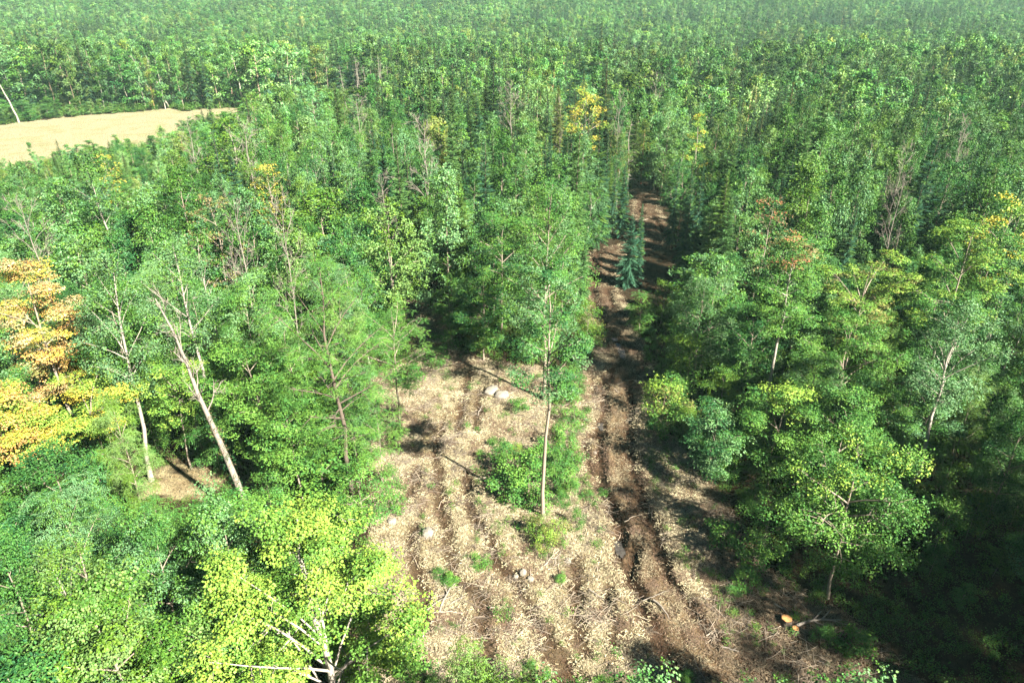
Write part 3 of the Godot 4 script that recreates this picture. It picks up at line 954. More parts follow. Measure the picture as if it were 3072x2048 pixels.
func heroes() -> void:
	var maple := {"h": 12.0, "cb": 4.0, "r": 2.6, "limbs": 18, "prof": "round", "spray": "broad", "n": 2000, "scale": 0.72, "thick": 0.17, "clump": 0.66, "density": 2.6, "pals": ["green", "fresh"]}
	# the slender maple left standing in the clearing, and the pole tree behind it
	hero("maple_tree", maple.merged({"h": 17.6, "cb": 9.6, "r": 2.3, "limbs": 22, "n": 1350, "prof": "oval", "trunk": 0.13, "lift0": 0.35, "lift1": 1.2, "pals": ["green", "deep", "grey"], "clump": 0.5, "sides": 6, "lean": Vector3(-0.012, 0, 0.0)}, true), 2.0, -34.23, 0.3, "slender maple with long bare pale trunk standing alone in the clearing")
	mark("the lone slender maple", 2.0, -34.23)
	hero("beech_tree", maple.merged({"h": 18.8, "cb": 4.6, "r": 3.5, "limbs": 26, "n": 1500, "spray": "fine", "scale": 1.3, "prof": "oval", "trunk": 0.15, "lift0": 0.2, "lift1": 1.2, "thick": 0.2, "pals": ["green", "grey", "fresh"]}, true), 2.63, -48.37, 1.1, "tallest dense tree at the clearing's far edge, directly behind the lone maple")
	mark("the lone maple's tall neighbour", 2.63, -48.37)
	# the bright yellow-green maple at the lower edge
	hero("maple_tree", maple.merged({"h": 13.4, "cb": 3.6, "r": 4.5, "limbs": 26, "n": 4400, "scale": 0.7, "trunk": 0.21, "lift1": 1.2, "pals": ["lime", "lime", "lime", "fresh"], "bark": "birch_bark", "clump": 0.62, "prof": "oval", "sides": 6, "open": 1.19, "lift0": 0.5}, true), -7.7, -19.0, 0.0, "bright yellow-green maple with pale forked branches at the bottom edge")
	mark("the bright yellow-green maple", -7.7, -19.0)
	for e in [[-9.9, 8.5, -17.6], [-5.4, 8.0, -17.6], [-6.4, 6.5, -16.4], [-9.0, 6.5, -16.2], [-10.6, 8.0, -19.5], [-4.6, 7.5, -19.5], [-7.6, 6.0, -15.9]]:
		shown.append(Vector3(e[0], e[1], e[2]))
	hero("maple_tree", maple.merged({"h": 15.2, "cb": 4.5, "r": 2.9, "n": 2300, "pals": ["orange", "orange", "yellow", "olive", "straw"], "prof": "oval", "limbs": 20}, true), -31.3, -41.0, 0.0, "tall orange autumn maple at the far left edge")
	mark("the orange maple", -31.3, -41.0)
	hero("maple_tree", maple.merged({"h": 9.2, "cb": 5.6, "r": 3.2, "n": 1600, "pals": ["yellow", "lime", "lime"], "prof": "umbrella", "limbs": 12, "thick": 0.07}, true), -26.3, -36.0, 0.5, "flat layered yellow maple spreading below the orange maple")
	mark("the layered yellow maple", -26.3, -36.0)
	hero("maple_tree", maple.merged({"h": 10.2, "cb": 5.5, "r": 2.1, "n": 1200, "pals": ["yellow", "orange", "lime"], "limbs": 12}, true), -28.6, -33.2, 0.5, "small golden maple at the left edge, in front of the orange maple")
	hero("maple_tree", maple.merged({"h": 8.2, "cb": 4.2, "r": 2.0, "n": 1000, "pals": ["fresh", "fresh", "lime"], "prof": "umbrella", "limbs": 13, "thick": 0.07}, true), -22.7, -39.0, 0.5, "low light-green maple with flat layers beside the pale birch pole")
	hero("maple_tree", maple.merged({"h": 11.2, "cb": 4.0, "r": 3.4, "n": 2700, "pals": ["green", "fresh", "fresh"]}, true), -16.2, -37.5, 0.9, "broad rounded green maple behind the leaning dead tree")
	mark("the broad rounded maple", -16.2, -37.5)
	hero("maple_tree", maple.merged({"h": 9.0, "cb": 3.5, "r": 2.2, "n": 1400, "pals": ["fresh", "green"]}, true), -13.6, -34.6, 0.2, "mid-green maple between the leaning dead tree and the vine-hung ash")
	# the tall ash at the left edge of the clearing
	hero("ash_tree", maple.merged({"h": 17.6, "cb": 5.4, "r": 3.5, "limbs": 24, "n": 620, "spray": "pinnate", "trunk": 0.17, "thick": 0.24, "prof": "oval", "lift1": 1.15, "pals": ["green", "fresh"], "bark": "dark_bark", "sides": 6}, true), -10.4, -34.8, 0.2, "tallest ash on the clearing's left edge with dark vine-hung trunk")
	mark("the vine-hung tall ash", -10.4, -34.8)
	hero("ash_tree", maple.merged({"h": 10.8, "cb": 4.0, "r": 2.7, "n": 380, "spray": "pinnate", "thick": 0.2, "prof": "umbrella", "pals": ["green", "fresh"]}, true), -8.6, -43.6, 0.2, "green ash reaching over the clearing's upper left corner")
	mark("the overhanging ash", -8.6, -43.6)
	hero("ash_tree", maple.merged({"h": 7.6, "cb": 2.4, "r": 1.6, "n": 170, "spray": "pinnate", "limbs": 10, "pals": ["green", "fresh"], "trunk": 0.05}, true), -9.0, -37.6, 0.2, "young ash leaning out beside the clearing's left shadow")
	hero("maple_tree", maple.merged({"h": 5.6, "cb": 1.2, "r": 1.8, "n": 420, "limbs": 12, "pals": ["fresh", "green"], "trunk": 0.05}, true), -9.2, -32.6, 0.2, "low bushy green maple at the foot of the vine-hung ash")
	# birches
	var birch := {"h": 17.0, "cb": 7.0, "r": 2.3, "limbs": 20, "prof": "oval", "spray": "fine", "n": 420, "scale": 1.25, "thick": 0.26, "clump": 0.5, "lift0": 0.5, "lift1": 1.25, "pals": ["grey", "grey", "fresh"], "bark": "birch_bark", "trunk": 0.15, "sides": 6}
	hero("birch_tree", birch.merged({"n": 520, "lean": Vector3(0.10, 0, 0.0)}, true), -24.9, -37.6, 0.0, "tall white birch pole with thin grey-green top, above the yellow maple")
	mark("the tall white birch", -24.9, -37.6)
	hero("birch_tree", birch.merged({"h": 14.2, "cb": 8.0, "r": 2.3, "n": 560, "lean": Vector3(0.12, 0, -0.02), "pals": ["grey", "grey"]}, true), 25.3, -34.6, 0.4, "leaning white birch with silvery crown near the right edge")
	mark("the leaning white birch", 25.3, -34.6)
	hero("birch_tree", birch.merged({"h": 16.0, "cb": 8.0, "r": 2.3, "n": 520}, true), -22.2, -42.4, 0.4, "feathery pale green birch just behind the tall white birch")
	hero("beech_tree", maple.merged({"h": 14.0, "cb": 5.0, "r": 3.0, "spray": "mid", "n": 420, "pals": ["olive", "grey", "olive", "rust"], "thick": 0.2}, true), -27.8, -61.3, 0.0, "brownish-green tree thinning out in the left canopy")
	mark("the brownish thinning tree", -27.8, -61.3)
	# right of the track
	hero("maple_tree", maple.merged({"h": 6.2, "cb": 1.2, "r": 1.9, "n": 1100, "pals": ["green", "deep", "mint"], "limbs": 16, "trunk": 0.06}, true), 13.4, -37.7, 0.7, "dark small maple standing at the track's right edge beside the yellowish bushes")
	mark("the small trackside maple", 13.4, -37.7)
	hero("maple_tree", maple.merged({"h": 8.2, "cb": 1.8, "r": 2.6, "n": 1700, "pals": ["green", "fresh"], "tips": ["lime"], "tip_share": 0.5, "prof": "oval"}, true), 17.4, -37.0, 0.7, "sunlit maple with yellowing upright tips right of the track")
	mark("the yellow-tipped maple", 17.4, -37.0)
	hero("maple_tree", maple.merged({"h": 8.8, "cb": 1.8, "r": 2.6, "n": 1800, "pals": ["green", "green", "fresh"], "prof": "oval"}, true), 20.9, -35.3, 0.1, "bushy green maple right beside the yellow-tipped maple")
	hero("beech_tree", maple.merged({"h": 11.2, "cb": 2.8, "r": 3.6, "n": 1300, "spray": "fine", "scale": 1.3, "pals": ["green", "fresh"], "tips": ["lime"], "tip_share": 0.25, "prof": "round", "lift0": 0.0}, true), 17.6, -27.4, 0.1, "wide sunlit beech sweeping over the deep shade, right of the track")
	mark("the wide sunlit beech", 17.6, -27.4)
	hero("maple_tree", maple.merged({"h": 16.0, "cb": 8.5, "r": 2.2, "n": 1300, "pals": ["fresh", "green"], "tips": ["red", "olive", "rust"], "tip_share": 0.35, "prof": "oval", "bark": "birch_bark", "trunk": 0.15}, true), 19.1, -43.6, 0.3, "pale-trunked maple with reddening top rising over the right canopy")
	mark("the red-topped maple", 19.1, -43.6)
	hero("maple_tree", maple.merged({"h": 12.8, "cb": 6.0, "r": 3.4, "n": 1900, "pals": ["olive", "lime", "fresh"], "prof": "umbrella", "limbs": 14, "thick": 0.08}, true), 26.6, -47.5, 0.3, "olive-yellow flat-topped maple in the right canopy")
	mark("the olive-yellow maple", 26.6, -47.5)
	hero("maple_tree", maple.merged({"h": 15.2, "cb": 5.0, "r": 3.9, "n": 2600, "pals": ["fresh", "green", "lime"]}, true), 34.1, -49.3, 0.3, "large fresh-green maple at the right edge of the picture")
	mark("the large fresh-green maple", 34.1, -49.3)
	hero("maple_tree", maple.merged({"h": 14.2, "cb": 6.0, "r": 2.6, "spray": "mid", "n": 650, "pals": ["yellow", "lime", "fresh"], "limbs": 16}, true), 43.6, -58.8, 0.3, "yellow-green maple behind the large fresh-green maple at the right edge")
	hero("maple_tree", maple.merged({"h": 10.2, "cb": 2.4, "r": 3.6, "n": 2600, "pals": ["green", "fresh"], "prof": "round"}, true), 24.6, -44.0, 0.3, "wide layered maple in front of the olive-yellow maple")
	hero("beech_tree", maple.merged({"h": 10.2, "cb": 2.0, "r": 2.5, "n": 1100, "spray": "fine", "scale": 1.15, "pals": ["grey", "green"]}, true), 15.4, -50.0, 0.3, "grey-green beech rising beside the puddled part of the track")
	mark("the grey-green beech", 15.4, -50.0)
	hero("maple_tree", maple.merged({"h": 9.0, "cb": 1.8, "r": 2.5, "n": 1700, "pals": ["deep", "green"]}, true), 18.6, -47.6, 0.3, "dark green maple behind the yellowish bushes right of the track")
	# yellow trees in the middle distance
	hero("maple_tree", maple.merged({"h": 17.0, "cb": 7.5, "r": 3.5, "spray": "mid", "n": 620, "pals": ["yellow", "yellow", "lime"], "limbs": 13, "trunk": 0.16}, true), 11.4, -111.4, 0.3, "bright yellow maple on a tall bare trunk in the middle distance")
	mark("the bright yellow maple", 11.4, -111.4)
	hero("maple_tree", maple.merged({"h": 14.6, "cb": 4.5, "r": 3.0, "spray": "mid", "n": 520, "pals": ["yellow", "lime", "lime"], "prof": "cone", "limbs": 12, "thick": 0.1}, true), 27.8, -103.9, 0.3, "tiered yellow tree right of the dead pine in the middle distance")
	mark("the tiered yellow tree", 27.8, -103.9)
	hero("maple_tree", maple.merged({"h": 13.0, "cb": 5.0, "r": 2.4, "spray": "mid", "n": 450, "pals": ["olive", "yellow", "fresh"]}, true), -28.0, -78.5, 0.3, "yellowing maple in the left canopy below the field")
	mark("the yellowing field maple", -28.0, -78.5)
	hero("maple_tree", maple.merged({"h": 11.0, "cb": 3.0, "r": 1.6, "spray": "mid", "n": 170, "pals": ["yellow", "lime"]}, true), -55.7, -94.5, 0.3, "small yellowish tree at the near edge of the hay field")
	mark("the yellowish tree by the field", -55.7, -94.5)
	hero("maple_tree", maple.merged({"h": 13.0, "cb": 5.0, "r": 1.9, "spray": "mid", "n": 200, "pals": ["green", "rust"], "tips": ["red"], "tip_share": 0.5}, true), 24.9, -65.1, 0.3, "maple with a red-brown patch in the right canopy")
	mark("the red-patched maple", 24.9, -65.1)
	hero("maple_tree", maple.merged({"h": 14.5, "cb": 6.0, "r": 3.2, "spray": "far", "n": 120, "pals": ["yellow", "orange"]}, true), 155.0, -225.3, 0.3, "golden tree far off at the right edge")
	mark("the golden tree far off", 155.0, -225.3)
	# behind the clearing
	hero("maple_tree", maple.merged({"h": 13.2, "cb": 3.0, "r": 3.0, "n": 2000, "pals": ["green", "fresh", "deep"]}, true), -1.0, -58.0, 0.3, "full green maple at the clearing's far edge, left of the tallest tree")
	mark("the clearing's full back maple", -1.0, -58.0)
	hero("maple_tree", maple.merged({"h": 15.0, "cb": 4.0, "r": 2.8, "n": 1800, "pals": ["fresh", "green"]}, true), 3.0, -60.5, 0.3, "tall light green maple behind the tallest tree of the far edge")
	hero("maple_tree", maple.merged({"h": 8.5, "cb": 1.8, "r": 2.4, "n": 1500, "pals": ["fresh", "green", "deep"], "prof": "umbrella", "thick": 0.07}, true), -2.6, -55.2, 0.3, "low layered maple hanging over the clearing's far edge")
	# the dark fir beside the upper track
	var fir := conifer({"h": 8.2, "cb": 0.6, "r": 1.9, "pals": ["spruce"], "taper": 0.7}, 77)
	plant("fir_tree", "tree", fir, 13.3, -73.1, 8.2, 1.9, 0.2, TINTS[0], "dark bluish fir beside the upper bend of the track")
	mark("the dark fir by the track", 13.3, -73.1)
	# dead and leafless trees
	var lp := bare({"h": 15.5, "r": 2.2, "limbs": 9, "from": 0.5, "lift": 1.0, "trunk": 0.24, "lean": Vector3(-0.22, 0, -0.05), "bark": "dead_wood"}, 301)
	var dt := plant("dead_tree", "tree", lp, -15.97, -32.71, 15.5, 2.2, 0.0, null, "thick dead tree with dark vine leaning far to the left")
	mark("the leaning dead tree", -15.97, -32.71)
	var vine := Bunch.new()
	var vr := rg(55)
	for k in 130:
		var u := vr.randf() * 4.4
		var at: Vector3 = (lp.path[int(u)] as Vector3).lerp(lp.path[int(u) + 1], u - int(u))
		var a := vr.randf() * TAU
		put(vine, S["fine%d" % (k % 3)], Transform3D(Basis(Vector3.UP, a).scaled(Vector3(0.8, 0.9, 0.8)), at + Vector3(cos(a), 0, sin(a)) * vr.randf_range(0.1, 0.34)), "rust" if k % 3 == 0 else "deep", k % 5)
	part("vine", vine.mesh(), TINTS[1], dt)
	var spots := [["tall grey leafless tree with spreading twigs in the middle of the forest", -9.9, -77.9, 16.0, 2.6, "the tall grey leafless tree"], ["pale leafless tree with fan of twigs before the far stand", -0.4, -121.0, 15.0, 3.0, "the pale leafless fan tree"],
		["pale leafless tree with broad twigs below the field", -33.4, -89.6, 14.0, 2.7, "the field's leafless tree"], ["whitish leafless tree at the field's near corner", -45.7, -99.6, 13.0, 2.0, "the whitish leafless corner tree"],
		["small leafless tree with brownish twigs in the left canopy", -22.0, -53.2, 14.0, 1.7, "the small leafless tree"], ["pale forked leafless tree rising out of the left canopy", -15.7, -44.5, 16.0, 1.6, "the pale forked tree"],
		["grey leafless top at the left edge", -38.9, -53.2, 14.0, 1.9, "the grey twiggy top"], ["thin grey leafless tree in front of the far stand", -24.1, -111.0, 14.0, 2.2, "the thin grey leafless tree"],
		["slim bare trunk left of the bright yellow maple", 7.7, -115.6, 13.0, 1.2, "the slim bare trunk"], ["broken white tree in the upper right canopy", 59.1, -92.1, 14.0, 1.8, "the broken white tree"],
		["bare branching top above the right canopy", 36.4, -63.4, 13.0, 1.6, "the bare branching top"], ["leafless tree beside the bright yellow maple's right side", 17.4, -113.0, 14.0, 1.5, ""], ["bare grey tree leaning over the left canopy", -12.5, -66.0, 13.0, 1.6, ""],
		["bare pole over the undergrowth behind the broad maple", -20.5, -47.5, 12.0, 1.2, ""], ["pale twiggy tree in the right canopy", 44.0, -78.0, 13.0, 1.6, ""], ["grey twiggy tree high in the right canopy", 30.0, -150.0, 14.0, 2.0, ""]]
	for k in spots.size():
		var s = spots[k]
		plant("dead_tree", "tree", PROTO["dead_0_%d" % (k % 3)], s[1], s[2], s[3] + 1.6, s[4] * 1.15, k * 1.3, null, s[0], "leafless trees standing in the canopy")
		if s[5] != "":
			mark(s[5], s[1], s[2])
	var con := [["dead pine with short bare side twigs beside the upper track", 19.1, -110.4, 12.5, 1.5, "the dead pine"], ["rusty dead conifer in front of the far stand", -17.0, -172.0, 13.5, 1.6, "the rusty dead conifer"]]
	for q in 7:
		con.append(["grey dead conifer in a cluster", -33.0 - q * 2.1, -196.0 - (q % 3) * 3.0, 13.0 + q % 3, 1.5, ""])
	for k in con.size():
		var s = con[k]
		var o := plant("dead_conifer", "tree", PROTO["dead_conifer_0_%d" % (k % 3)], s[1], s[2], s[3], s[4], k * 2.1, null, s[0], "dead conifers")
		if s[5] != "":
			mark(s[5], s[1], s[2])
		else:
			labelled.append([o, s[0], Vector2(s[1], s[2])])
	# white trunks leaning out of the far stand's edge
	for e in [[-127.9, -183.5, Vector3(-0.25, 0, 0)], [-104.5, -211.0, Vector3(-0.34, 0, 0)], [-101.5, -211.5, Vector3(-0.22, 0, 0)], [-79.0, -211.0, Vector3(-0.1, 0, 0)]]:
		var w := bare({"h": 14.0, "r": 1.2, "limbs": 5, "from": 0.75, "trunk": 0.24, "lean": e[2], "bark": "birch_bark"}, int(absf(e[0])))
		labelled.append([plant("dead_tree", "tree", w, e[0], e[1], 14.0, 1.2, 0.0, null, "", "white trunks leaning over the hay field"), "white bare trunk leaning over hay", Vector2(e[0], e[1])])
	mark("the hay field", -100.0, -172.0)
	mark("the hay field's far stand", -95.0, -215.0)

func clearing_things() -> void:
	# stones
	var stones := [[-0.87, -48.77, 0.62, 0.34, 0.5, "largest pale boulder in the upper clearing"], [-1.75, -49.6, 0.75, 0.2, 0.45, "low flat grey rock beside the largest boulder"], [-5.26, -32.44, 0.36, 0.32, 0.36, "round pale boulder alone on the left of the clearing"],
		[0.23, -29.15, 0.17, 0.12, 0.14, "small white stone nearest the yellowish shrub"], [0.63, -29.25, 0.22, 0.2, 0.2, "grey stone with a dark hollow under it"], [1.06, -28.83, 0.2, 0.12, 0.2, "pale green-tinged stone in front of the yellowish shrub"], [-7.66, -33.59, 0.3, 0.24, 0.28, "pale stone at the clearing's left edge"], [3.33, -30.41, 0.24, 0.16, 0.2, "flat white stone left of the main ruts"],
		[6.1, -41.2, 0.16, 0.1, 0.14, "pale stone on the rim of the track's left rut"], [5.9, -45.2, 0.2, 0.1, 0.3, "pale flat stone beside the small puddle"]]
	for k in stones.size():
		var s = stones[k]
		var o := part(numbered("boulder" if s[2] > 0.3 else "stone"), rock_mesh(s[2], s[3], s[4], k + 3), M.rock, self)
		o.position = Vector3(s[0], ground_y(s[0], s[1]) + s[3] * 0.12, s[1])
		o.rotation.y = k * 1.1
		o.set_meta("category", "rock")
		o.set_meta("label", s[5])
		o.set_meta("group", "stones in the clearing")
	mark("the largest boulder", -0.87, -48.77)
	mark("the round pale boulder", -5.26, -32.44)
	stump(14.67, -25.75, 0.27, 0.42, "larger tree stump with orange cut face on the shaded leaf litter")
	stump(14.98, -25.25, 0.18, 0.22, "smaller low stump touching the orange-topped stump")
	mark("the orange-topped stump", 14.67, -25.75)
	var p := [[10.43, -57.1, 0.55, 1.7, 0.1, -0.16], [10.0, -59.6, 0.5, 0.35, 0.0, -0.18], [12.6, -59.4, 0.8, 0.45, 0.2, -0.18], [12.5, -56.1, 0.3, 1.1, 0.0, -0.2], [7.05, -44.5, 0.35, 0.6, 0.3, -0.17], [6.6, -31.5, 0.28, 0.7, 0.1, -0.2]]
	for k in p.size():
		puddle(p[k][0], p[k][1], p[k][2], p[k][3], p[k][4], land(p[k][0], p[k][1]) + p[k][5], 30 + k)
	mark("the blue puddles", 10.43, -57.1)
	mark("the small rut puddle", 7.05, -44.5)
	# fallen branches and sticks that can be told apart
	var grey: Material = M.dead_wood
	var st := [[-3.99, -26.42, -3.26, -28.40, 0.07, 3, 0, "thick forked grey branch"], [-4.70, -26.53, -3.65, -27.23, 0.04, 1, 0, "thin grey branch"], [-4.31, -26.36, -2.69, -26.27, 0.045, 0, 1, "straight whitish pole"], [-3.44, -27.00, -2.58, -27.47, 0.04, 1, 0, "dark-shadowed branch"], [-4.51, -27.35, -3.58, -27.57, 0.035, 0, 0, "thin twig"], [-1.27, -26.76, -0.43, -26.65, 0.035, 1, 1, "short pale stick"],
		[7.82, -27.15, 8.39, -25.77, 0.07, 0, 0, "thick brown log"], [1.89, -29.88, 2.91, -31.05, 0.05, 2, 1, "pale pink-grey branch"], [2.49, -29.88, 2.97, -31.12, 0.04, 1, 0, "crossing grey branch"], [6.39, -31.68, 6.93, -32.88, 0.035, 1, 1, "pale curved stick in the rut"], [7.19, -33.57, 8.38, -34.21, 0.04, 0, 1, "pale curved stick between the ruts"], [9.21, -32.50, 9.86, -32.35, 0.05, 1, 1, "short bright stick"],
		[14.47, -26.97, 15.04, -26.23, 0.045, 1, 0, "grey-green branch"], [15.11, -25.48, 17.61, -25.77, 0.10, 4, 0, "dark felled log"], [10.25, -25.03, 10.76, -25.19, 0.05, 0, 1, "short whitish stick"], [10.75, -24.17, 11.54, -23.71, 0.05, 2, 0, "brownish branch"], [4.98, -30.00, 4.82, -28.50, 0.03, 0, 1, "thin upright-lying stick"], [4.29, -27.88, 5.11, -27.09, 0.035, 2, 0, "forked twig"],
		[-5.62, -47.06, -4.95, -47.25, 0.04, 0, 0, "short brown stick"], [-2.74, -45.93, -2.38, -47.32, 0.05, 2, 0, "dark forked stick"], [-4.85, -34.80, -4.45, -35.98, 0.03, 0, 1, "thin pale stick"], [10.03, -28.69, 10.46, -28.63, 0.04, 0, 1, "short curved stick"], [13.69, -37.78, 15.41, -38.62, 0.08, 2, 0, "grey fallen log"], [6.04, -34.78, 6.62, -35.03, 0.03, 0, 1, "tiny pale stick"], [7.29, -27.32, 8.00, -27.37, 0.035, 1, 0, "crosswise thin stick"], [6.76, -25.85, 6.98, -25.52, 0.04, 0, 1, "stub of a stick"], [18.02, -97.19, 20.18, -98.30, 0.09, 1, 1, "pale log across the upper track"]]
	for s in st:
		lay_stick(Vector2(s[0], s[1]), Vector2(s[2], s[3]), s[4], s[5], grey if s[6] == 0 else M.stick, s[7])
	var r := rg(404)
	for k in 70:
		var a := Vector2(r.randf_range(-8.5, 17.0), r.randf_range(-53.0, -20.5))
		if not in_poly(a, CLEARING) or rut_at(a.x, a.y) < 0.5:
			continue
		var l := r.randf_range(0.5, 1.5)
		var t := r.randf() * TAU
		lay_stick(a, a + Vector2(sin(t), cos(t)) * l, r.randf_range(0.018, 0.035), r.randi() % 3, grey if r.randf() < 0.6 else M.stick, ["short pale twig", "slim crooked stick", "grey broken twig", "thin brown stick"][k % 4])
	# shrubs and saplings in the clearing
	var sh := [[-0.34, -38.59, 1.9, 1.0, 0], [1.0, -38.2, 1.9, 1.1, 0], [-0.03, -36.0, 1.9, 1.15, 0], [1.1, -36.6, 2.1, 1.1, 0], [3.2, -38.8, 1.6, 0.8, 0], [4.0, -41.4, 2.0, 0.8, 0], [1.5, -34.9, 1.6, 0.8, 0], [2.9, -36.9, 1.7, 0.9, 0], [3.0, -38.5, 1.7, 0.9, 0], [3.6, -37.0, 1.5, 0.8, 0], [3.9, -35.6, 1.4, 0.75, 0], [3.5, -40.3, 1.5, 0.8, 0], [4.3, -39.3, 1.3, 0.7, 0], [3.1, -35.4, 1.1, 0.6, 0], [0.4, -37.4, 2.2, 1.1, 0], [2.3, -39.8, 1.6, 0.9, 0], [1.51, -32.4, 1.5, 0.8, 1], [2.6, -31.9, 1.5, 0.75, 1], [1.9, -31.2, 1.1, 0.6, 1], [4.15, -33.4, 1.2, 0.55, 0], [0.67, -46.6, 0.9, 0.7, 0], [4.3, -47.8, 1.4, 0.9, 0], [5.4, -50.6, 1.8, 1.0, 0], [4.9, -44.5, 1.3, 0.7, 0], [5.0, -49.0, 0.9, 0.7, 0], [7.4, -57.2, 2.6, 1.3, 1], [6.4, -56.4, 2.1, 1.0, 0],
		[11.87, -45.3, 2.9, 1.4, 1], [13.1, -43.6, 2.3, 1.3, 1], [14.4, -43.1, 1.9, 1.1, 1], [15.9, -42.2, 2.0, 1.1, 1], [17.5, -41.3, 1.7, 1.0, 1], [11.6, -43.2, 1.8, 1.0, 0], [12.6, -46.8, 2.6, 1.3, 0], [-3.6, -57.0, 1.6, 1.0, 1], [-6.0, -57.4, 1.8, 1.1, 0], [-8.9, -51.0, 1.6, 1.1, 0], [-8.2, -37.0, 1.5, 0.9, 0], [-7.7, -34.6, 1.2, 0.7, 0], [-3.7, -28.7, 0.5, 0.5, 0], [-4.3, -29.1, 0.45, 0.5, 0], [-1.9, -29.9, 0.5, 0.5, 0], [2.8, -28.8, 0.4, 0.3, 0],
		[0.9, -22.9, 0.45, 0.4, 0], [1.5, -22.0, 0.6, 0.45, 0], [-4.9, -22.6, 1.2, 0.7, 0], [-3.9, -21.9, 0.8, 0.5, 0], [4.4, -22.0, 0.5, 0.4, 0], [8.6, -22.2, 0.4, 0.4, 0], [16.2, -24.5, 1.0, 0.7, 0], [14.3, -30.1, 1.3, 0.9, 0], [13.2, -28.3, 1.0, 0.7, 0], [12.3, -27.5, 0.6, 0.5, 0], [12.9, -31.6, 1.4, 0.9, 0], [17.4, -24.0, 1.2, 0.8, 0], [-2.3, -40.2, 0.6, 0.5, 0], [-1.0, -41.5, 0.5, 0.6, 0], [0.3, -40.6, 0.8, 0.6, 1], [-2.75, -43.9, 0.35, 0.3, 0], [-6.9, -54.4, 1.2, 0.8, 0], [6.2, -36.6, 0.5, 0.35, 0], [5.1, -36.0, 0.6, 0.5, 0]]
	for k in sh.size():
		var s = sh[k]
		var kind := "yellow_shrub" if s[4] == 1 else "shrub"
		var o := plant("shrub", "shrub", PROTO["%s_0_%d" % [kind, k % 3]], s[0], s[1], s[2] * 1.1, s[3] * 1.2, k * 1.7, TINTS[0 if k % 4 else 1], "", "shrubs in and around the clearing")
		trees.pop_back()
		hashed = mini(hashed, trees.size())
		labelled.append([o, ("yellowish" if s[4] == 1 else "green") + (" seedling clump" if s[2] < 0.7 else (" leafy shrub" if s[2] < 1.65 else " tall leafy shrub")), Vector2(s[0], s[1])])
	mark("the yellowish shrub", 1.51, -32.4)
	mark("the yellowish trackside bushes", 13.1, -43.6)

